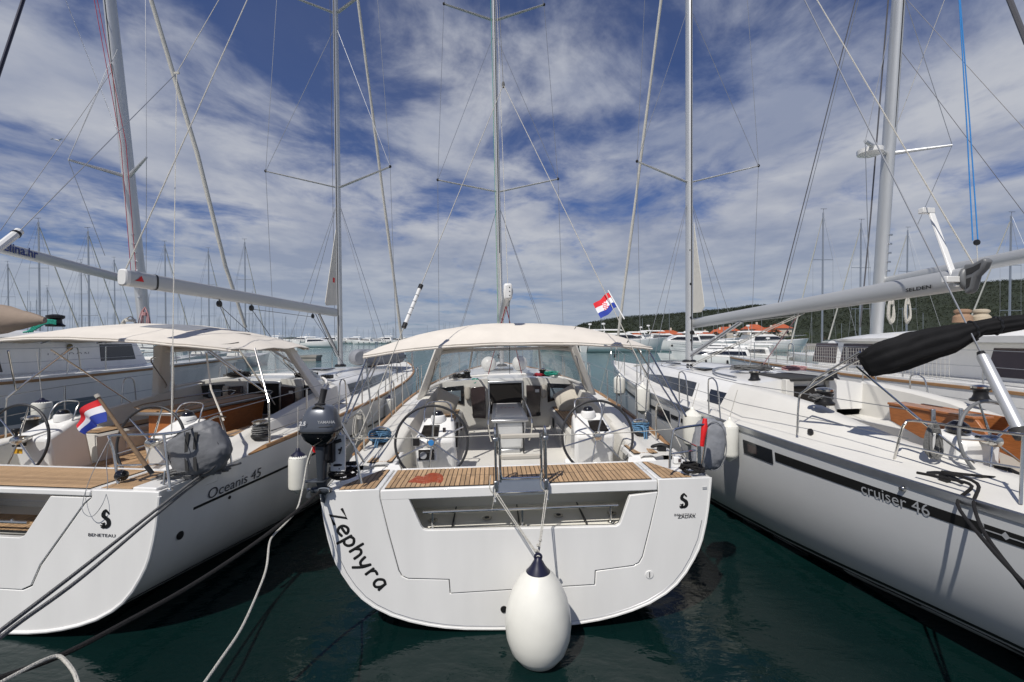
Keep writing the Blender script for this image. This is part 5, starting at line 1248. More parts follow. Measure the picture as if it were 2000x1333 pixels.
    mb = MB().loft([[(s_*(hb(y)-.01)*k, y, sh(y)+.012+.05*(1-k*k)) for s_,k in ((-1,1),(-1,.8),(-1,.5),(1,0),(1,.5),(1,.8),(1,1))] for y in [5.15+.35*i for i in range(30)]+[15.5]])
    T.part('foredeck', mb, 'deck_nonslip')
    T.part('companionway', MB().box(-.34,.34,5.10,5.145,1.45,2.2), 'interior_dark'); T.part('sliding_hatch', MB().box(-.42,.42,5.0,6.1,2.30,2.36), 'gasket', bevel=.02)
    T.part('companionway_surround', MB().box(-.48,-.34,5.02,5.14,1.3,2.33).box(.34,.48,5.02,5.14,1.3,2.33).box(-.34,.34,5.02,5.14,1.3,1.5), 'cockpit', bevel=.01)
    for a, b in ((6.6,10.0),(5.35,6.05)):
        rws = []
        for i in range(12):
            y = lerp(a, b, i/11); w_ = cw(y); s_ = sh(y); h_ = chh(y); t0, t1 = .08, .62 if a > 6 else .55
            if a > 6: t1 = lerp(.66,.30,(i/11)**2)
            q = lambda t, o: (-(w_-.12*t/.70+o), y, s_+h_*t)
            rws.append([q(t0,.008),q(t1,.008),q(t1,-.02),q(t0,-.02)])
        T.part('coachroof_window', MB().loft(rws, close=True, caps=True), 'window_dark')
    for x, y, a, b in ((-.75,7.0,.5,.26),(0,10.2,.6,.55),(-.72,8.6,.4,.22)): 
        z = sh(y)+chh(y)+.045; T.part('deck_hatch', MB().box(x-b/2,x+b/2,y,y+a,z,z+.03), 'window_dark', bevel=.01)
    T.part('hood_groove', MB().tube(smooth([(-1.05,5.6,2.33),(-1.0,6.4,2.36),(-.6,7.0,2.40),(0,7.15,2.41),(.6,7.0,2.40),(1.0,6.4,2.36),(1.05,5.6,2.33)],6), .022, 7), 'steel_soft')
    T.part('handrail', MB().tube(smooth([(-1.0,7.3,2.36),(-1.0,7.4,2.42),(-.98,8.8,2.42),(-.97,8.9,2.34)],4), .012, 7), 'steel')
    for x, y, s_ in ((-.78,5.45,1.1),(.78,5.45,1.1),(-1.2,3.35,1.25),(1.15,3.3,1.25)): winch(T, x, y, sh(y)+(.50 if y>5 else .46), s_)
    for s in (-1,1):
        pts = []
        for y in (4.2,8.6,10.6,12.4,13.9):
            p = (s*(hb(y)-.08), y, sh(y)+.02); q = (p[0],p[1],p[2]+.62); pts.append(q)
            if y > 4.5: T.part('stanchion', MB().tube([p,q], .0125, 7), 'steel')
        for dz in (0,-.3): T.part('guard_wire', MB().tube([(s*(hb(2)-.25),1.9,2.32+dz)]+[(p[0],p[1],p[2]+dz) for p in pts[0:]]+[(s*.35,14.9,2.72+dz*.5)], .005, 5), 'wire')
        for y in (6.0, 5.0):
            x = s*(hb(y)-.08); z = sh(y)
            T.part('gate_hoop', MB().tube(smooth([(x,y,z),(x,y+.02,z+.54),(x,y-.06,z+.63),(x,y-.16,z+.62),(x,y-.26,z+.50),(x,y-.34,z)],4), .0125, 7), 'steel')
    T.part('pulpit', MB().tube(smooth([(-.60,14.0,2.05),(-.55,14.2,2.65),(-.30,15.1,2.75),(0,15.6,2.76),(.30,15.1,2.75),(.55,14.2,2.65),(.60,14.0,2.05)],5), .0135, 8), 'steel')
    # pushpit at the right edge of the picture
    T.part('pushpit', MB().tube(smooth([w(1745,905,5.05),w(1760,845,4.95),w(1768,828,4.9),w(1785,822,4.86),w(1900,838,4.3),w(2010,851,3.85)],4), .0135, 8)
      .tube([w(1752,867,5.0),w(1880,896,4.4),w(2010,918,3.9)], .0115, 7).tube([w(1994,985,3.85),w(1996,920,3.9),w(2000,850,3.9)], .0135, 8), 'steel')
    # canopy frame and rolled canopy
    T.part('canopy_frame', MB().tube(smooth([w(1557,850,6.1),w(1559,800,6.1),w(1562,774,6.1),w(1572,764,6.0),w(1630,728,5.5),w(1700,692,5.05)],4), .0135, 8)
      .tube([w(1572,764,6.0),w(1590,742,5.9),w(1680,688,5.1)], .0125, 8).tube([w(1672,716,5.15),w(1790,815,4.9),w(1905,905,4.5)], .0125, 8), 'steel')
    up = [(1676,696),(1716,670),(1780,650),(1850,638),(1915,626),(1960,619),(2040,610)]; lo = [(1700,735),(1745,728),(1800,710),(1860,690),(1918,655),(1960,651),(2040,636)]
    rows = []; N_ = 60; q = random.Random(4)
    for i in range(N_+1):
        t = i/N_*(len(up)-1); k = min(int(t), len(up)-2); f = t-k
        d = lerp(5.05, 4.55, i/N_); a = w(lerp(up[k][0],up[k+1][0],f), lerp(up[k][1],up[k+1][1],f), d); b = w(lerp(lo[k][0],lo[k+1][0],f), lerp(lo[k][1],lo[k+1][1],f), d)
        c = (a+b)/2; h_ = (a-b).length/2; u_ = (a-b).normalized(); row = []
        for j in range(48):
            an = 2*math.pi*j/48; rr = 1+.17*abs(math.sin(an*4.5+i*.035+1.2*noise.noise(Vector((i*.09,an*.5,4)))))+.05*math.sin(an*9+i*.08)+.06*noise.noise(Vector((an*2, i*.25, 1)))-.10
            row.append(tuple(c+u_*h_*rr*math.sin(an)*1.0+Vector((0,1,0))*h_*.6*rr*math.cos(an)*min(1,.35+i*.10)))
        rows.append(row)
    T.part('rolled_canopy', MB().loft(rows, close=True, caps=True), 'canvas_black', sharp=80)
    for t in (37, 47): T.part('canopy_tie', MB().tube([Vector(p)+(Vector(p)-sum((Vector(z_) for z_ in rows[t]), Vector())/48)*.03 for p in rows[t]], .012, 6, closed=True), 'black')
    # helm and table
    c = w(1943,862,4.6); steering_wheel(T, tuple(c), .40, 10, m='wheel_grey', n=5, phase=.55)
    T.part('console', MB().hexa([(c.x-.25,c.y+.15,1.28),(c.x+.25,c.y+.15,1.28),(c.x+.22,c.y+.75,1.28),(c.x-.22,c.y+.75,1.28),(c.x-.24,c.y+.10,2.0),(c.x+.24,c.y+.10,2.0),(c.x+.20,c.y+.5,2.06),(c.x-.20,c.y+.5,2.06)]), 'gelcoat', bevel=.06)
    T.part('compass', MB().lathe([(.10,0),(.11,.03),(.09,.08),(.04,.12)], (c.x-.05,c.y+.3,2.05), 18), 'black_gloss')
    for dx in (-.22,.12): T.part('instrument_bracket', MB().box(c.x+dx-.02,c.x+dx+.02,c.y+.4,c.y+.42,2.0,2.28), 'steel_soft', bevel=.005)
    tp = [T.px(a,b,x=-.25) for a,b in ((1738,790),(1908,820),(1940,862),(1950,905),(1925,905),(1870,880),(1800,855),(1742,822))]
    T.part('table_panel', MB().prism([(p[1],p[2]) for p in tp], -.27, -.22, plane='yz'), 'wood_orange', bevel=.006); 
    T.part('table_panel', MB().prism([(p[1],p[2]) for p in tp], .22, .27, plane='yz'), 'wood_orange', bevel=.006)
    a, b = tp[0], tp[1]; T.part('table_top', MB().hexa([(-.29,a[1],a[2]),(-.02,a[1],a[2]),(-.02,b[1],b[2]),(-.29,b[1],b[2]),(-.29,a[1],a[2]+.03),(-.02,a[1],a[2]+.03),(-.02,b[1],b[2]+.03),(-.29,b[1],b[2]+.03)]), 'wood_orange', bevel=.006)
    # cleats
    for a_, b_ in ((1845,938),(1955,922)):
        p = T.px(a_,b_,z=1.68); T.part('mooring_cleat', MB().tube(smooth([(p[0],p[1]+.16,1.70),(p[0],p[1]+.05,1.735),(p[0],p[1]-.05,1.735),(p[0],p[1]-.16,1.70)],3), .018, 8).box(p[0]-.02,p[0]+.02,p[1]-.04,p[1]+.04,1.62,1.73), 'black')
    p = T.px(1583,850,z=1.77); T.part('lead_block', MB().lathe([(.03,-.02),(.045,-.01),(.045,.01),(.03,.02)], (p[0],p[1],p[2]+.04), 14, 'x'), 'black')
    # rig
    mc, top, tips = mast_rig(T, (0,9.35,2.42), 18.6, .012, (.085,.125), [(7.25,1.65,.5,.3),(12.3,1.35,.4,.3)], (1.50,9.0,1.95), (0,15.35,2.15), 1.9, headr=(.055,.035))
    for zz in (3.6,4.5,3.0,5.4): T.part('mast_slot', MB().box(-.1045,-.09,9.18,9.24,zz,zz+.22) if False else MB().lathe([(.03,-.008),(.03,.004)], (-.02,9.205,zz), 12, 'y'), 'black')
    e = w(1885,545,5.15); f = w(1356,632,12.3); ax = (e-f).normalized(); s2 = ax.cross(Vector((0,0,1))).normalized(); up_ = s2.cross(ax)
    def ring(p, a=.085, b=.13): return [tuple(Vector(p)+s2*a*math.cos(q_)+up_*b*math.sin(q_)) for q_ in [2*math.pi*k/18 for k in range(18)]]
    T.part('boom', MB().loft([ring(f), ring(f.lerp(e,.5)), ring(e)], close=True, caps=True), 'boom_alloy')
    cl = T.part('boom_end_fitting', MB().loft([ring(e,.088,.134), ring(e+ax*.05,.08,.125)], close=True, caps=True)
        .loft([[tuple(e+ax*a_+up_*b_+s2*o_) for a_, b_ in ((.03,.16),(.12,.15),(.24,.19),(.27,.15),(.23,.07),(.15,.0),(.11,-.13),(.06,-.18),(.02,-.17))] for o_ in (-.045,.045)], close=True, caps=True), 'wheel_grey', bevel=.02)
    nn = -1 if s2.x > 0 else 1
    for pl in (((.06,.10),(.13,.11),(.22,.14),(.20,.08),(.12,.04),(.06,.03)),((.055,-.01),(.11,.0),(.085,-.10),(.05,-.12))):
        T.part('fitting_slot', MB().loft([[tuple(e+ax*a_+up_*b_+s2*o_*nn) for a_, b_ in pl] for o_ in (.03,.048)], close=True, caps=True), 'gasket', parent=cl)
    n = -s2 if s2.x > 0 else s2
    def bt(a, b_): # lettering on the near side of the boom
        q_ = e-ax*.66+n*(.089)+ax*a+up_*(b_-.06); return tuple(q_)
    T.part('boom_lettering', text_mb('SELDEN', .045, bt, xs=1.6, bold=.02), 'print_black', fix=False)
    vt = f.lerp(e,.34)-up_*.12; vb = Vector((0,9.18,2.62)); T.part('boom_vang', MB().tube([vb, vb.lerp(vt,.55)], .06, 10).tube([vb.lerp(vt,.5), vt], .042, 10), 'boom_alloy'); T.part('vang_line', MB().tube([vb+Vector((-.09,-.05,-.05)), vt+Vector((-.07,0,-.04))], .011, 6), 'wire_dark')
    T.part('kicker_sheave', MB().lathe([(.03,-.02),(.06,-.015),(.06,.015),(.03,.02)], (-.02,9.15,3.2), 14, 'y'), 'black')
    for k, (t, bb) in enumerate(((.60,(-.95,7.6,2.42)),(.60,(.9,7.6,2.42)),(.62,(-.92,7.5,2.42)))):
        p = f.lerp(e,t)-up_*.14; T.part('mainsheet', MB().tube([p, bb], .010, 5), 'rope_white' if k != 1 else 'rope_pink')
        T.part('pulley_block', MB().lathe([(.03,-.02),(.05,-.015),(.05,.015),(.03,.02)], bb, 12, 'x'), 'black')
    T.part('mainsheet', MB().tube([f.lerp(e,.60)-up_*.16, f.lerp(e,.30)-up_*.14], .009, 5), 'rope_white')
    T.part('furled_mainsail_clew', MB().prism([(9.12,3.72),(9.05,6.1),(8.55,3.85),(8.7,3.72)], -.006,.006, plane='yz'), 'sailcloth')
    T.part('topping_lift', MB().tube([e+ax*.1+up_*.14, top], .008, 5), 'rope_white')
    # backstay with tensioner
    p0 = w(1917,692,4.6); p1 = w(1990,838,4.2)
    T.part('backstay', MB().tube([p0, top+Vector((0,0,.4))], .008, 5), 'wire')
    k = T.part('backstay_tensioner', MB().tube([p0.lerp(p1,.0), p0.lerp(p1,.03), p1], [.03,.048,.052], 14), 'mast_alloy'); T.part('tensioner_end', MB().tube([p0.lerp(p1,-.03), p0.lerp(p1,.02)], [.03,.04], 12), 'black', parent=k)
    T.part('tensioner_end', MB().tube([p1, p1.lerp(p0,-.12)], [.075,.06], 12), 'gasket', parent=k)
    b0, b1 = w(1820,412,5.7), w(1873,560,5.15)
    k = T.part('boom_support_bar', MB().hexa([b1+Vector((-.035,0,0)), b1+Vector((.035,0,0)), b1+Vector((.035,.03,0)), b1+Vector((-.035,.03,0)), b0+Vector((-.035,0,0)), b0+Vector((.035,0,0)), b0+Vector((.035,.03,0)), b0+Vector((-.035,.03,0))]), 'gelcoat', bevel=.006)
    for q_ in (b0+Vector((-.05,0,0)), b1+Vector((-.08,0,.08))): T.part('bar_clamp', MB().box(q_.x-.09,q_.x+.08,q_.y-.02,q_.y+.05,q_.z-.035,q_.z+.035), 'gelcoat', parent=k, bevel=.008)
    # loose things
    M = T.M
    for x, y, m, lb, r_, n_ in ((-.25,6.3,'rope_grey','tangle of grey ropes lying in the ring on the right boat coachroof',.42,26),(.45,6.0,'rope_pink','pink and white rope heap beside the grey tangle',.24,14),(-1.2,3.4,'rope_grey','grey rope wound round the front winch of the right boat',.16,10)):
        c = M @ Vector((x,y,(2.40 if y>5 else 2.20))); rope_pile(c, r_, .09, m, lb, n_, .009, int(y*10), 'ropes on the right boat')
    c = w(1826,822,4.75); c = M @ c; hanging_coil((c.x,c.y,c.z), .40, .075, 'rope_grey', 'thick grey rope coil hung on the stern rail at right', 9, .012, 3)
    # red-tipped mooring lines in black
    a = M @ Vector(T.px(1848,935,z=1.74)); st = [tuple(a+Vector((-.05,.25,-.02))), tuple(a), tuple(a+Vector((.02,-.22,.0)))]
    mb = MB().tube(smooth(st+[W(1870,985,4.05), W(1930,1065,3.3), W(2010,1150,2.7)],5), .014, 7).tube(smooth([tuple(a+Vector((.08,.1,.03))), tuple(a+Vector((.14,-.15,.0))), W(1902,985,3.95), W(1925,1045,3.5), W(2012,1160,2.7)],5), .014, 7)
    mb.tube(smooth([tuple(a+Vector((.1,.15,.02))), tuple(a+Vector((.35,.1,.0))), tuple(a+Vector((.65,.05,-.01))), tuple(a+Vector((.8,.2,.04)))],5), .014, 7)
    single('mooring_line', mb, 'rope_black', 'black mooring line led over the cleat and rail of the right boat', 'mooring line', 'mooring lines')
    return T
D = stern_D()

# ------------------------------------------------------------------ catamarans
def catamaran(M, s, label, windows, lettering, near=True):
    T = Thing('catamaran', label, 'catamaran', M, 'white cruising catamarans')
    L = 14.2
    HBc = [(0,.72),(4,.82),(8,.80),(11,.60),(13.5,.22),(14.2,.03)]; SHc = [(0,1.9),(1.5,2.18),(6,2.22),(14.2,2.32)]; BTc = [(0,.2),(3,-.3),(9,-.5),(14.2,.0)]
    H = Hull(L, HBc, SHc, BTc, .3); PR = [(0,.2),(.1,.55),(.3,.82),(.5,.92),(.75,.98),(1,1)]
    H.u = lambda v, y: interp(PR, v)
    hb = lambda y: interp(HBc,y); sh = lambda y: interp(SHc,y)
    for k, cx in enumerate((s*.82, s*6.8)):
        m = H.shell(); m.loft([[H.pt(y,1,-1), H.pt(y,1,1)] for y in (0,2,4,6,8,10,12,13,14.1)]); m.add([H.pt(0,v,q) for v,q in ((0,-1),(0,1),(.3,1),(1,1),(1,-1),(.3,-1))],[(0,1,2,3,4,5)])
        m.v = [(v[0]+cx,v[1],v[2]) for v in m.v]; T.part('hull', m, 'gelcoat', sharp=45)
        m = MB(); rows = []
        for i in range(30):
            y = lerp(1.0, 14.0, i/29); x = cx-s*(hb(y)+.004); z = sh(y); rows.append([(x,y,z-.075),(x-s*.012,y,z-.07),(x-s*.012,y,z-.02),(x,y,z-.015)])
        if k == 0: T.part('rubbing_strake', m.loft(rows, close=True, caps=True), 'teak_rail')
        rows = []
        for i in range(30):
            y = lerp(1.0,14.0,i/29); x = cx-s*(hb(y)-.005); z = sh(y); rows.append([(x,y,z),(x,y,z+.03),(x+s*.05,y,z+.04),(x+s*.07,y,z)])
        if k == 0: T.part('gunwale', m2.loft(rows, close=True, caps=True) if False else MB().loft(rows, close=True, caps=True), 'gelcoat')
    T.part('bridge_deck', MB().hexa([(s*.8,1,1.0),(s*6.8,1,1.0),(s*6.8,9.8,1.0),(s*.8,9.8,1.0),(s*.8,1,2.2),(s*6.8,1,2.2),(s*6.8,9.8,2.24),(s*.8,9.8,2.24)]), 'gelcoat', bevel=.03)
    x0 = 1.35
    def wall(y0,y1,z0,z1,e): return [(s*x0,y0,z0),(s*(7.6-x0),y0,z0),(s*(7.6-x0),y1,z0),(s*x0,y1,z0),(s*(x0+e),y0,z1),(s*(7.6-x0-e),y0,z1),(s*(7.6-x0-e),y1-.35,z1),(s*(x0+e),y1-.35,z1)]
    T.part('cabin', MB().hexa(wall(2.9,9.7,2.2,2.98,.14)), 'gelcoat', bevel=.06)
    for (a,b,c_,d_) in windows: # on the near cabin wall: y0,y1,z0,z1
        e = lambda z: x0+.14*(z-2.2)/.78
        m = MB().hexa([(s*(e(c_)-.012),a,c_),(s*(e(c_)+.03),a,c_),(s*(e(c_)+.03),b,c_),(s*(e(c_)-.012),b,c_),(s*(e(d_)-.012),a+.05,d_),(s*(e(d_)+.03),a+.05,d_),(s*(e(d_)+.03),b-.05,d_),(s*(e(d_)-.012),b-.05,d_)])
        T.part('saloon_window', m, 'window_dark' if s < 0 else 'smoked', bevel=.01)
    rows = []
    for i in range(13):
        t = i/12; y = lerp(.9, 10.1, t); in_ = .95+.9*max(0,t-.72)/.28; zb = 2.97; top = 3.40-.36*t**1.3
        if i == 12: top = zb+.05
        half = [(in_+.05,zb),(in_,zb+(top-zb)*.35),(in_+.18,top-.06),(in_+.45,top),(3.8,top+.07)]
        rows.append([(s*a,y,b) for a,b in half]+[(s*(7.6-a),y,b) for a,b in reversed(half[:-1])])
    T.part('cabin_roof', MB().loft(rows, close=True, caps=True), 'gelcoat', sharp=40)
    T.part('lettering', lettering(s, x0), 'print_grey', fix=False)
    k = T.part('cockpit_post', MB().box(min(s*1.5,s*1.7),max(s*1.5,s*1.7),1.1,1.25,2.2,3.0), 'gelcoat', bevel=.02)
    # rails on the near side deck
    for y in (1.8,3.4,5.0,6.6,8.2,9.8,11.4,13.0):
        x = s*(.82-hb(y)+.08); T.part('stanchion', MB().tube([(x,y,sh(y)),(x,y,sh(y)+.62)], .0125, 7), 'steel')
    for dz in (.62,.34): T.part('guard_wire', MB().tube([(s*(.82-hb(y)+.08),y,sh(y)+dz) for y in (1.0,1.8,3.4,5.0,6.6,8.2,9.8,11.4,13.0,14.0)], .005, 5), 'wire')
    for y in (2.4,5.6,8.8):
        x = s*(.82-hb(y)+.08); z = sh(y); T.part('gate_hoop', MB().tube(smooth([(x,y,z),(x,y+.03,z+.53),(x,y+.10,z+.63),(x,y+.20,z+.63),(x,y+.27,z+.53),(x,y+.34,z)],4), .0125, 7), 'steel')
    T.H = H
    return T
def cat_rig(T, s, base, top_pt, boom_pts, r=.2):
    b, t = T.I @ Vector(base), T.I @ Vector(top_pt); t = b+(t-b)*1.25
    ax = (t-b).normalized(); sx = Vector((1,0,0)); 
    def ring(p, k=1): return [tuple(p+sx*r*k*math.cos(q)+Vector((0,1,0))*r*1.35*k*math.sin(q)) for q in [2*math.pi*i/22 for i in range(22)]]
    mast = T.part('mast', MB().loft([ring(b), ring(b.lerp(t,.5)), ring(t,.9)], close=True, caps=True), 'mast_alloy')
    T.part('mast_groove', MB().tube([b+Vector((0,-r*1.36,.2)), t+Vector((0,-r*1.25,0))], .02, 6), 'gasket', parent=mast)
    for k in range(8): p = b.lerp(t,.10+.022*k)+Vector((r*.55*(1 if s>0 else 1),-r*1.2,0)); T.part('mast_step', MB().box(p.x-.05,p.x+.05,p.y-.05,p.y,p.z,p.z+.05), 'steel_soft', parent=mast, bevel=.006)
    def wr(a, c, rr=.009, m='wire', nm='shroud'): T.part(nm, MB().tube([tuple(a),tuple(c)], rr, 5), m)
    def at(f): return b.lerp(t, f)
    return b, t, at, wr
def cats():
    px_of = lambda y: None
    # ---- left one
    M = Tm(-9.75, 4.6, 0, 1.5)
    def let(s, x0):
        return text_mb('L A G O O N', .085, lambda a, b: (s*(x0+.10)+.022, 6.55+a, 2.60+b), xs=1.7)
    C = catamaran(M, -1, 'large white catamaran at far left behind the beige canopy', [(8.0,9.2,2.42,2.88),(3.2,5.5,2.30,2.90)], let)
    C.part('badge', MB().lathe([(.0,-.004),(.085,0),(.085,.01)], (-1.44,7.15,2.82), 20, 'x'), 'bronze')
    k = C.part('hull_window', C.H.stripe(4.0,6.3,.66,.80,1,.004,vf=None), 'window_blue')
    k.location = (-.82,0,0)
    w = lambda a,b,d: Vector(C.I @ Vector(W(a,b,d)))
    b, t, at, wr = cat_rig(C, -1, W(285,660,16.4), W(214,0,15.0), None, .165)
    e, f = w(-60,468,9.4), w(268,552,16.2); ax = (e-f).normalized(); s2 = ax.cross(Vector((0,0,1))).normalized(); up = s2.cross(ax)
    ring = lambda p, a=.10, c=.135: [tuple(Vector(p)+s2*a*math.cos(q)+up*c*math.sin(q)) for q in [2*math.pi*k/18 for k in range(18)]]
    C.part('boom', MB().loft([ring(f), ring(e)], close=True, caps=True), 'boom_alloy')
    n = s2 if s2.x > 0 else -s2; q0 = w(20,500,9.9)
    q0 = e+(f-e)*(((q0-e).dot(f-e))/((f-e).length_squared))
    C.part('boom_lettering', text_mb('ngelina.hr', .215, lambda a, b_: tuple(q0+n*.105+(f-e).normalized()*a+up*(b_-.07)), xs=1.25, bold=.02), 'print_blue', fix=False)
    # spreaders and wires
    sp = at(.405)
    for (a_, b_) in (((133,312,14.2),(1,)),((286,308,14.6),(1,))):
        p = w(*a_); C.part('spreader', MB().tube([sp+Vector((0,0,-.1)), p], [.07,.035], 8), 'mast_alloy')
    pl, pr = w(133,312,14.2), w(286,308,14.6)
    wr(pl, w(215,120,15)); wr(pl, w(0,-120,14)) if False else None
    wr(pl, w(205,500,15)); wr(pr, w(284,0,15)); wr(pr, w(285,630,15.5)); wr(w(222,135,15), w(0,452,12), .007, 'wire_dark'); wr(pl, w(230,95,15)); wr(w(128,0,15.2), w(240,285,15.4), .008)
    for k, x in enumerate((184,190)): C.part('halyard', MB().tube([w(x,0,14.6), w(x+52+k*4,280,14.9), w(258+k*10,560,15.4)], .010, 5), 'rope_red')
    C.part('furled_headsail', MB().tube([w(480,640,19.5), w(440,520,18.6), w(385,300,17.6), w(295,0,16.3), w(262,-110,15.8)], [.06,.075,.08,.07,.06], 10), 'sailcloth')
    C.part('halyard', MB().tube([w(52,-20,9), w(-6,155,8.6)], .03, 6), 'navy')
    # roof gear
    C.part('roof_step', MB().box(-4.6,-1.6,3.3,4.6,3.36,3.56), 'gelcoat', bevel=.04)
    k = w(108,628,10.2); C.part('winch', MB().lathe([(.16,0),(.17,.03),(.12,.07),(.11,.16),(.16,.19),(.16,.25),(.05,.28)], tuple(k-Vector((0,0,.12))), 18), 'black')
    c = C.M @ (k-Vector((0,0,.05))); mb = MB()
    for j in range(5): mb.tube(smooth([tuple(c+Vector((.12,-.1,.06-.02*j))), tuple(c+Vector((-.05,-.17,.07-.02*j))), tuple(c+Vector((-.28,-.2,-.03-.03*j))), tuple(c+Vector((-.30-.05*j,-.2,-.20)))],5), .018, 6)
    single('rope_coil', mb, 'rope_teal', 'turquoise rope bundle over the winch on the catamaran roof', 'rope')
    rows = []
    for i in range(9):
        t_ = i/8; row = []
        for j in range(15):
            a = 2*math.pi*j/15; h_ = lerp(.36,.06,t_**1.3); cc = w(lerp(-40,88,t_), lerp(622,626,t_), 9.2)
            row.append(tuple(cc+Vector((.0,.5*math.cos(a)*h_*1.5,h_*math.sin(a)*(1+.1*math.sin(a*6+i))))))
        rows.append(row)
    C.part('canvas_cover', MB().loft(rows, close=True, caps=True), 'canvas_tan', sharp=75)
    hc = W(283,600,14.5); hanging_coil((hc[0],hc[1],hc[2]), .9, .16, 'rope_pink', 'red and white halyard coil hung on the left catamaran mast', 6, .014, 6); hc = W(255,618,14.3); hanging_coil((hc[0],hc[1],hc[2]), .55, .28, 'rope_white', 'cream rope bundle at the foot of the left catamaran mast', 8, .014, 7)
    # ---- right one
    M = Tm(7.95, 4.4, 0, -.6)
    def let2(s, x0):
        return text_mb('L A G O O N', .085, lambda a, b: (s*(x0+.10)-.022, 7.05-a, 2.56+b), xs=1.7)
    E = catamaran(M, 1, 'large white catamaran at far right with netting on its rail', [(8.85,9.9,2.32,2.90),(7.4,8.7,2.32,2.90),(3.1,4.6,2.30,2.86)], let2)
    w = lambda a,b,d: Vector(E.I @ Vector(W(a,b,d)))
    b, t, at, wr = cat_rig(E, 1, W(1711,660,14.7), W(1755,0,13.4), None, .15)
    e, f = w(2080,485,9.0), w(1722,553,14.6); ax = (e-f).normalized(); s2 = ax.cross(Vector((0,0,1))).normalized(); up = s2.cross(ax)
    ring2 = lambda p, a=.13, c=.16: [tuple(Vector(p)+s2*a*math.cos(q)+up*c*math.sin(q)) for q in [2*math.pi*k/18 for k in range(18)]]
    E.part('boom', MB().loft([ring2(f), ring2(e)], close=True, caps=True), 'boom_alloy')
    sp = at(.43)
    pl, pr = w(1690,276,13.0), w(1860,284,13.2)
    E.part('spreader', MB().tube([w(1727,300,13.9), pl], [.07,.05], 8), 'mast_alloy'); E.part('spreader', MB().tube([w(1742,300,13.9), pr], [.06,.03], 8), 'mast_alloy')
    k = E.part('radar_dome', MB().lathe([(.18,-.12),(.33,-.06),(.34,.06),(.22,.12),(.05,.13)], tuple(w(1700,297,13.6)), 20), 'gelcoat')
    wr(pr, w(1768,0,13.5)); wr(pr, w(1792,440,13.6)); wr(w(1772,0,13.5), w(2010,262,11), .007, 'wire_dark'); wr(w(1760,100,13.5), w(2010,430,11), .007, 'wire_dark'); wr(pl, w(1735,70,13.6)); wr(pl, w(1700,640,14)); 
    for k, (a0, a1) in enumerate(((1671,1518),(1677,1524))): E.part('forestay', MB().tube([w(a0,0,16), w(a1,600,18.5)], .012 if k else .02, 6), 'wire_dark' if not k else 'wire')
    for k in (0,1): E.part('halyard', MB().tube([w(1873+2*k,-5,10.5), w(1888+6*k,240,10), w(1900+10*k,470,9.6)], .012, 6), 'rope_blue_bright')
    E.part('pulley_block', MB().lathe([(.03,-.03),(.06,-.02),(.06,.02),(.03,.03)], tuple(w(1908,474,9.6)), 14, 'y'), 'black')
    E.part('halyard', MB().tube([w(1908,478,9.6), w(1910,520,9.55)], .008, 5), 'rope_white')
    E.part('halyard', MB().tube([w(1970,-5,6), w(2006,85,5.9)], .03, 6), 'wire_dark'); E.part('halyard', MB().tube([w(1735,0,13.4), w(1725,120,13.6), w(1700,430,14.2), w(1680,640,14.6)], .022, 6), 'wire_dark')
    E.part('halyard', MB().tube([w(1845,0,13), w(1750,250,14)], .008, 5), 'rope_white')
    # net along the rail
    mb = MB()
    for i in range(96): y = 4.0+i*.085; x = .82-interp([(0,.72),(4,.82),(8,.80),(11,.60),(13.5,.22)],y)+.08; z = 2.22; mb.tube([(x,y,z),(x,y,z+.60)], .0035, 3)
    for j in range(8): mb.tube([(.82-interp([(0,.72),(4,.82),(8,.80),(11,.60),(13.5,.22)],y)+.08, y, 2.24+j*.082) for y in [4.0+k*.5 for k in range(17)]], .0035, 3)
    E.part('rail_net', mb, 'rope_white', kind='stuff', fix=False)
    for (a_, z_), m, lb in (((1880,612),'cap_brown','brown canvas winch cover on the right catamaran roof'),((1916,612),'cap_beige','beige canvas winch cover on the right catamaran roof')):
        p = W(a_, z_, 9.8); single('winch_cover', MB().lathe([(.17,-.20),(.16,-.08),(.11,-.02),(.12,.0),(.145,.02),(.145,.06),(.09,.085),(.02,.09)], p, 22), m, lb, 'winch cover', 'canvas winch covers')
    for a_, lb in ((1742,'white rope hank hanging below the right boom, left one of two'),(1773,'white rope hank hanging below the right boom, right one of two')):
        p = W(a_, 578, 11.5); hanging_coil(p, .72, .085, 'rope_white', lb, 7, .012, a_, 'white rope hanks below the right boom')
    return C, E
Cc, Ee = cats()
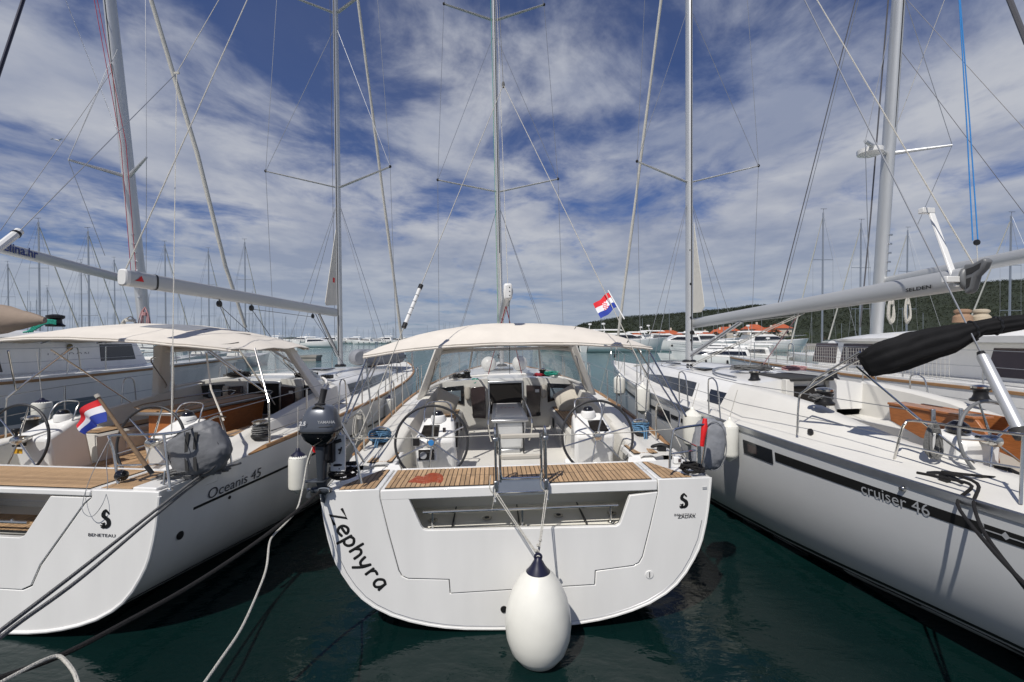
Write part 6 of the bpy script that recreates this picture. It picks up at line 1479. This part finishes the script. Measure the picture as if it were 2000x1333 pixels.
# ------------------------------------------------------------------ things hung on, tied to or carried by the boats
def outboard():
    o = W(627, 842, 4.60); T = Thing('outboard_motor', 'dark grey outboard motor hung upright on the port stern rail', 'outboard motor', Tm(*o))
    def sec(z, a, b, dy=0, n=28, e=.62): return [(math.copysign(abs(math.cos(q))**e, math.cos(q))*a, math.copysign(abs(math.sin(q))**e, math.sin(q))*b+dy, z) for q in [2*math.pi*k/n for k in range(n)]]
    T.part('cowling', MB().loft([sec(.0,.185,.15),sec(.03,.190,.155),sec(.06,.186,.15),sec(.14,.165,.135),sec(.21,.140,.115,.01),sec(.245,.115,.09,.01),sec(.262,.07,.05,.01)], close=True, caps=True), 'motor_grey', sharp=50)
    T.part('lower_cowling', MB().loft([sec(.004,.180,.146),sec(-.02,.178,.145),sec(-.08,.150,.12),sec(-.13,.10,.09,.02),sec(-.16,.06,.06,.02)], close=True, caps=True), 'black_gloss', sharp=50)
    T.part('cowling_band', MB().loft([sec(.004,.193,.158),sec(.018,.195,.160)], close=True), 'gasket')
    T.part('carry_handle', MB().tube(smooth([(-.05,-.08,.235),(0,-.09,.262),(.06,-.085,.24)],4), .012, 7), 'gasket')
    T.part('tiller_handle', MB().tube([(-.01,.0,.24),(.0,.02,.30),(.02,.03,.42)], [.042,.030,.034], 12).lathe([(.05,.255),(.052,.275),(.03,.285)], (-.01,.0,0), 14), 'rubber')
    leg = MB().loft([sec(-.14,.055,.07,.02),sec(-.30,.045,.065,.02),sec(-.42,.040,.06,.02),sec(-.50,.034,.055,.02)], close=True, caps=True); T.part('leg', leg, 'motor_leg', sharp=50)
    T.part('swivel_bracket', MB().box(-.03,.10,.05,.14,-.34,-.13).box(.02,.08,-.02,.10,-.30,-.14).tube([(.03,.1,-.16),(.16,.12,-.12)], .02, 8), 'black', bevel=.012)
    T.part('clamp_screw', MB().tube([(.10,.16,-.22),(.16,.10,-.22)], .012, 8).tube([(.16,.07,-.25),(.16,.13,-.19)], .008, 6), 'black')
    T.part('cavitation_plate', MB().prism([(-.16,-.02),(-.13,-.07),(.05,-.06),(.06,.08),(-.02,.10)], -.505,-.495, plane='xy'), 'motor_leg', bevel=.002)
    g = MB().loft([[(x_+.0, .02+ry*math.cos(q), -.605+rz*math.sin(q)) for q in [2*math.pi*k/14 for k in range(14)]] for x_, ry, rz in ((-.12,.008,.008),(-.10,.025,.028),(-.02,.034,.04),(.05,.036,.04),(.10,.02,.022))], close=True, caps=True)
    g.hexa([(-.03,.0,-.60),(.05,.0,-.60),(.05,.04,-.60),(-.03,.04,-.60),(-.06,-.0,-.49),(.045,-.0,-.49),(.045,.04,-.49),(-.06,.04,-.49)]); g.prism([(.0,-.62),(.05,-.62),(.03,-.735),(-.01,-.72)], .012,.028)
    T.part('gearcase', g, 'motor_leg', sharp=50)
    p = MB().tube([(-.12,.02,-.605),(-.15,.02,-.605)], [.02,.014], 10)
    for k in range(3):
        a = 2*math.pi*k/3+.4; c, s = math.cos(a), math.sin(a)
        p.add([(-.135,.02+.015*c-.02*s,-.605+.015*s+.02*c),(-.12,.02+.07*c-.035*s,-.605+.07*s+.035*c),(-.13,.02+.085*c,-.605+.085*s),(-.15,.02+.07*c+.03*s,-.605+.07*s-.03*c),(-.145,.02+.015*c+.01*s,-.605+.015*s-.01*c)], [(0,1,2,3,4),(4,3,2,1,0)])
    T.part('propeller', p, 'steel_soft', fix=False)
    T.part('power_lettering', text_mb('2.5', .038, lambda a, b: (-.150+a, -.1415+.06*(b)-.02+.016*0, .085+b), bold=.03, shear=.2), 'print_white', fix=False)
    T.part('maker_lettering', text_mb('YAMAHA', .027, lambda a, b: (.025+a, -.1435+.10*b+.10*a*a*8, .10+b), bold=.02, xs=1.05), 'print_silver', fix=False)
    T.part('cowling_groove', MB().tube([(.04,-.150,.065),(.12,-.142,.068),(.165,-.115,.072)], .004, 5), 'gasket')
    # bracket board it hangs on
    K = Thing('motor_bracket', 'white mounting board with steel struts behind the outboard motor', 'bracket', Tm(*W(657,886,4.72)))
    K.part('board', MB().box(-.065,.09,0,.03,-.19,.19), 'gelcoat', bevel=.008)
    for z in (-.16,.0): K.part('bolt', MB().lathe([(.007,-.004),(.007,.001)], (.03,0,z), 8, 'y'), 'gasket')
    K.part('strut', MB().tube([(-.28,-.03,-.10),(-.23,-.03,.12)], .012, 7).tube([(-.26,0,.19),(-.05,0,.20)], .012, 7).tube([(.05,.03,.25),(.26,.1,-.12)], .012, 7).tube([(-.02,.03,.43),(.14,.05,.10)], .012, 7), 'steel')
    q = W(617,875,4.7); single('strobe_light', MB().lathe([(.012,-.05),(.032,-.04),(.035,.0),(.028,.05),(.01,.06)], q, 12), 'red', 'small red rescue light hanging beside the outboard leg', 'rescue light')
outboard()

def big_fender():
    T = Thing('fender', 'big round white ball fender with dark cone hanging at the middle of the stern', 'fender', Tm(*W(1051,1296,4.33)))
    r = .315; H_ = .98
    prof = [(0,0),(.10,.012),(.19,.06),(.26,.15),(.302,.27),(.315,.39),(.305,.51),(.275,.63),(.225,.74),(.165,.83),(.115,.875)]
    T.part('body', MB().lathe(prof, n=48, caps=False), 'fender_white', sharp=80)
    c = T.part('eye_cone', MB().lathe([(.120,.855),(.112,.875),(.07,.93),(.045,.975),(.03,1.0),(.02,1.01)], n=28), 'navy')
    T.part('rope_eye', MB().tube(smooth([(-.022,0,.98),(-.03,0,1.02),(0,0,1.045),(.03,0,1.02),(.022,0,.98)],4), .012, 7), 'navy', parent=c)
    T.part('valve', MB().lathe([(.0,-.006),(.012,-.004),(.014,.002)], (0,0,.0), 10), 'gasket')
    t = Vector(W(1051,1296,4.33))+Vector((0,0,1.03)); a = Vector(W(968,963,4.66)); b = Vector(W(1068,958,4.68))
    mb = MB()
    for p, s in ((a,-.012),(a,.014),(b,-.01),(b,.012)): mb.tube(sag(tuple(p+Vector((s,0,0))), tuple(t+Vector((s*.4,0,0))), .01), .0055, 6)
    for p in (a, b):
        mb.tube(smooth([tuple(p), tuple(p+Vector((-.02,-.02,-.08))), tuple(p+Vector((-.035,0,-.17)))],4), .005, 5); mb.tube(smooth([tuple(p+Vector((-.05,0,.18))), tuple(p+Vector((-.06,-.01,.05))), tuple(p+Vector((-.01,0,-.02)))],4), .0055, 5)
    for k in range(3): mb.lathe([(.012,0),(.018,.012),(.012,.024)], tuple(t+Vector((-.02+.02*k,0,.03+.05*k))), 8)
    single('fender_rope', mb, 'rope_white', 'thin white ropes from the ladder foot down to the ball fender', 'rope')
big_fender()

def fenders():
    z = lambda px, py, d: W(px, py, d)
    F_ = [((582,960,6.0),.118,.50,True,.55,'white fender with navy top hanging on the hull behind the outboard motor',(0,0)),
          ((82,823,8.9),.155,.40,True,.9,'white fender with navy top between the left boat and the catamaran',(-.1,0)),
          ((760,816,10.3),.105,.46,True,.45,'small white fender with dark top on the left boat near its bow',(0,0))]
    for (a,b,d), r, h, cap, up, lb, ln in F_:
        p = z(a,b,d); cyl_fender(p[0],p[1],p[2],r,h,lb,cap,up=up,group='white fenders with navy tops',lean=ln)
    G_ = [((1210,771,12.4),.155,.50,'pale fender nearest the bow of the right boat'),((1255,806,10.0),.155,.58,'pale fender second from the bow of the right boat'),((1352,872,7.9),.155,.60,'pale fender behind the grey lifebuoy cover'),((1425,897,6.9),.125,.56,'ribbed pale fender right of the grey lifebuoy cover')]
    for (a,b,d), r, h, lb in G_:
        p = z(a,b,d); cyl_fender(p[0],p[1],p[2],r,h,lb,False,up=.42,group='pale fenders along the right boat',lean=(.12,0),ribs='ribbed' in lb)
fenders()

def lifebuoys():
    T = Thing('lifebuoy_cover', 'dark grey horseshoe lifebuoy bag on the stern rail of the left boat', 'lifebuoy', Tm(*W(390,880,4.95)))
    lumpy_cover(T, (0,0,0), (.31,.14,.275), 'canvas_grey', 2, -28, 'cover')
    for x in (-.02,.07): T.part('strap', MB().sheet([[(x+dx+.25*math.sin(a)*-.10, -.145-.0*a, .24*math.cos(a)*1.0) for dx in (-.018,.018)] for a in [R(20+10*k) for k in range(13)]], .004), 'gasket')
    T.part('piping', MB().tube([(.29*math.cos(a)*.96+.0, -.09, .25*math.sin(a)) for a in [2*math.pi*k/40 for k in range(40)]], .006, 6, closed=True), 'gasket')
    T = Thing('lifebuoy_cover', 'pale grey horseshoe lifebuoy bag on the starboard stern rail of the middle boat', 'lifebuoy', Tm(*W(1384,868,5.35)))
    lumpy_cover(T, (0,0,0), (.18,.12,.30), 'canvas_pale_grey', 6, 8, 'cover')
    T.part('piping', MB().tube([(.02+.15*math.cos(a)*.96, -.10, .28*math.sin(a)) for a in [2*math.pi*k/40 for k in range(40)]], .006, 6, closed=True), 'canvas_grey')
    mb = MB().tube([W(1377,818,4.95),W(1376,835,4.93),W(1373,855,4.92),W(1371,872,4.92)], [.022,.035,.026,.022], 10)
    single('rescue_sling', mb, 'red', 'bright red rescue line bundle tied to the starboard stern rail', 'rescue line', sharp=60)
    single('gps_antenna', MB().box(-.02,.02,-.01,.01,-.09,.09), 'steel', 'small bright steel catch hanging below the red bundle', 'clip', origin=(0,0,0)).location = W(1365,888,4.85)
lifebuoys()

def flags():
    # courtesy flag on the backstay
    T = Thing('flag', 'red white and blue flag with checkered shield on the backstay of the middle boat', 'flag', Tm(*W(1190,572,6.2)), 'national flags')
    a, b = Vector((0,0,0)), Vector(W(1206,600,6.0))-Vector(W(1190,572,6.2)); fly = Vector(W(1159,591,6.15))-Vector(W(1190,572,6.2))
    def P(u, v): 
        p = a.lerp(b, v)+fly*u+Vector((0, .03*math.sin(u*7+v*1.5), .012*math.sin(u*8)-.03*u*u)); return p
    for i, m in enumerate(('flag_red','flag_white','flag_blue')): T.part('stripe', flag_mesh(P, i/3, (i+1)/3), m, sharp=80)
    r = MB(); w_ = MB(); off = Vector((0,-.006,0))
    for i in range(5):
        for j in range(5):
            u0, v0 = .40+.05*i, .26+.085*j; q = [P(u0,v0)+off,P(u0+.05,v0)+off,P(u0+.05,v0+.085)+off,P(u0,v0+.085)+off]; (r if (i+j) % 2 == 0 else w_).add(q, [(0,1,2,3)])
    T.part('shield', r, 'flag_red', fix=False); T.part('shield_check', w_, 'flag_white', fix=False)
    st = MB().tube([a+Vector((-.015,0,.03)), a.lerp(b,1)*1.0+Vector((.0,0,0)), b+(b-a)*.8], .008, 6); T.part('staff', st, 'gelcoat')
    # ensign on the left boat
    T = Thing('flag', 'drooping red white and blue flag on the wooden staff of the left boat', 'flag', Tm(*W(192,782,4.55)), 'national flags')
    o = Vector(W(192,782,4.55)); q = lambda x, y, d=4.55: Vector(W(x,y,d))-o
    hoist = lambda v: q(lerp(192,208,v), lerp(780,824,v), 4.53)
    end = lambda v: q(lerp(146,172,v), lerp(832,849,v), 4.45)
    mid = lambda v: q(lerp(160,178,v), lerp(786,832,v), 4.62)
    def P2(u, v):
        h, m_, e_ = hoist(v), mid(v), end(v); p = h*(1-u)**2+m_*(2*u*(1-u))+e_*u*u; return p+Vector((0,.035*math.sin(u*9+v*3),.0))
    for i, m in enumerate(('flag_red','flag_white','flag_blue')): T.part('stripe', flag_mesh(P2, (0,.28,.58,1)[i], (0,.28,.58,1)[i+1]), m, sharp=80)
    S_ = Thing('flagstaff', 'brown wooden flagstaff leaning over the stern rail of the left boat', 'flagstaff', Tm(*W(298,925,4.6)))
    o = Vector(W(298,925,4.6)); p = lambda x,y,d: Vector(W(x,y,d))-o
    S_.part('pole', MB().tube([p(191,775,4.5), p(235,838,4.55), p(285,910,4.6)], [.014,.018,.022], 10), 'wood_staff'); S_.part('ferrule', MB().tube([p(285,910,4.6),p(298,926,4.6)], .022, 10), 'black'); S_.part('truck', MB().tube([p(188,771,4.5),p(192,777,4.5)], .022, 10), 'cushion')
flags()

def mooring():
    G = 'mooring lines'
    a = W(398,926,5.05); single('mooring_line', MB().tube(smooth([W(470,905,5.5),W(425,918,5.15),W(392,930,4.9),W(300,1000,4.2),W(150,1118,3.3),W(-20,1248,2.62)],6), .0135, 8), 'rope_grey', 'upper thick grey mooring line crossing the stern of the left boat', 'mooring line', G)
    single('mooring_line', MB().tube(smooth([W(450,915,5.4),W(400,932,5.0),W(300,1010,4.15),W(160,1128,3.2),W(40,1215,2.75),W(-20,1262,2.5)],6), .0135, 8), 'rope_grey', 'lower thick grey mooring line crossing the stern of the left boat', 'mooring line', G)
    single('mooring_line', MB().tube(smooth([W(628,958,4.62),W(590,990,4.3),W(500,1060,3.9),W(380,1140,3.4),W(250,1213,2.95),W(120,1280,2.6),W(-30,1335,2.35)],6), .016, 8), 'rope_black', 'dark sagging mooring line above the shaded water at lower left', 'mooring line', G)
    single('mooring_line', MB().tube(smooth([W(612,870,4.7),W(600,905,4.6),W(591,955,4.45),W(580,995,4.3),W(560,1020,4.2),W(535,1045,4.05),W(526,1062,3.9),W(520,1110,3.6),W(502,1160,3.3),W(470,1230,2.9),W(430,1290,2.6),W(395,1340,2.4)],6), .0085, 7), 'rope_white', 'thin white line dropping from the outboard bracket to the bottom edge', 'mooring line', G)
    single('mooring_line', MB().tube(smooth([W(-20,1345,2.3),W(30,1318,2.4),W(80,1292,2.5),W(112,1282,2.56),W(128,1292,2.54),W(145,1315,2.44),W(155,1345,2.35)],6), .010, 7), 'rope_white', 'white rope end looped over the dark line in the bottom left corner', 'mooring line', G)
    q = random.Random(3); mb = MB(); c = Vector(W(370,935,4.85))
    for k in range(9): mb.tube(smooth([tuple(c+Vector((-.35+q.uniform(-.05,.1),q.uniform(-.08,.08),-.03+.01*k))), tuple(c+Vector((-.1,q.uniform(-.1,.1),.02+.01*k))), tuple(c+Vector((.2+q.uniform(-.05,.1),q.uniform(-.05,.25),.03))), tuple(c+Vector((.05,.15,.01))), tuple(c+Vector((-.28,q.uniform(-.1,.1),.0)))],5), .011, 6)
    single('rope_coil', mb, 'rope_grey', 'heap of grey rope under the dark lifebuoy bag of the left boat', 'rope', 'ropes on winches')
    mb = MB(); q = random.Random(8); c = Vector(W(668,935,4.85)); c.z = 1.60
    for k in range(10): a_ = q.uniform(0,6); mb.tube(smooth([tuple(c+Vector((.13*math.cos(a_+t)*q.uniform(.6,1.2),.14*math.sin(a_+t)*q.uniform(.6,1.2),.012*k+q.uniform(-.03,.03)))) for t in (0,1.3,2.6,3.9,5.2)],4), .014, 6)
    single('rope_coil', mb, 'rope_black', 'coiled black rope on the port quarter beside the teak', 'rope', 'black ropes on the quarters')
    mb = MB(); c = Vector(W(1352,905,4.95)); c.z = 1.60
    for k in range(8): a_ = q.uniform(0,6); mb.tube(smooth([tuple(c+Vector((.12*math.cos(a_+t)*q.uniform(.6,1.2),.10*math.sin(a_+t)*q.uniform(.6,1.2),.010*k+q.uniform(-.02,.02)))) for t in (0,1.3,2.6,3.9,5.2)],4), .013, 6)
    single('rope_coil', mb, 'rope_black', 'coiled black rope on the starboard quarter under the grey bag', 'rope', 'black ropes on the quarters')
    hanging_coil(W(704,800,6.1), .42, .09, 'rope_white', 'white rope hank hanging outside the port rail of the middle boat', 7, .007, 5)
    single('guard_line', MB().tube(sag(W(215,858,4.8), W(180,1020,4.4), -.0, 4)+[W(200,1030,4.4)], .003, 4), 'wire', 'thin loose cord hanging from the left stern rail', 'cord') if False else None
    mb = MB().tube(smooth([W(214,858,4.75),W(180,925,4.6),W(163,975,4.55),W(162,1000,4.5),W(180,1009,4.5),W(200,985,4.5),W(210,950,4.6),W(208,900,4.75),W(214,858,4.75)],6), .0032, 5)
    single('cord', mb, 'wire', 'thin loose cord looping down from the stern rail of the left boat', 'cord')
mooring()
def gull():
    o = W(112,274,30); T = Thing('seagull', 'small gull gliding in the sky at upper left', 'bird', Tm(*o))
    T.part('body', MB().tube([(-.18,0,.05),(-.05,0,.02),(.08,0,-.03),(.16,0,-.10)], [.02,.05,.045,.01], 8), 'gull')
    for s in (-1,1): T.part('wing', MB().sheet([[(x+.05*s, s*y*0-.0+ .02*k, z) for k in (-1,1,3)] for x, y, z in ((0,0,0),(s*.22,.2,.10),(s*.42,.4,.06))], .006), 'gull', sharp=80)
gull()
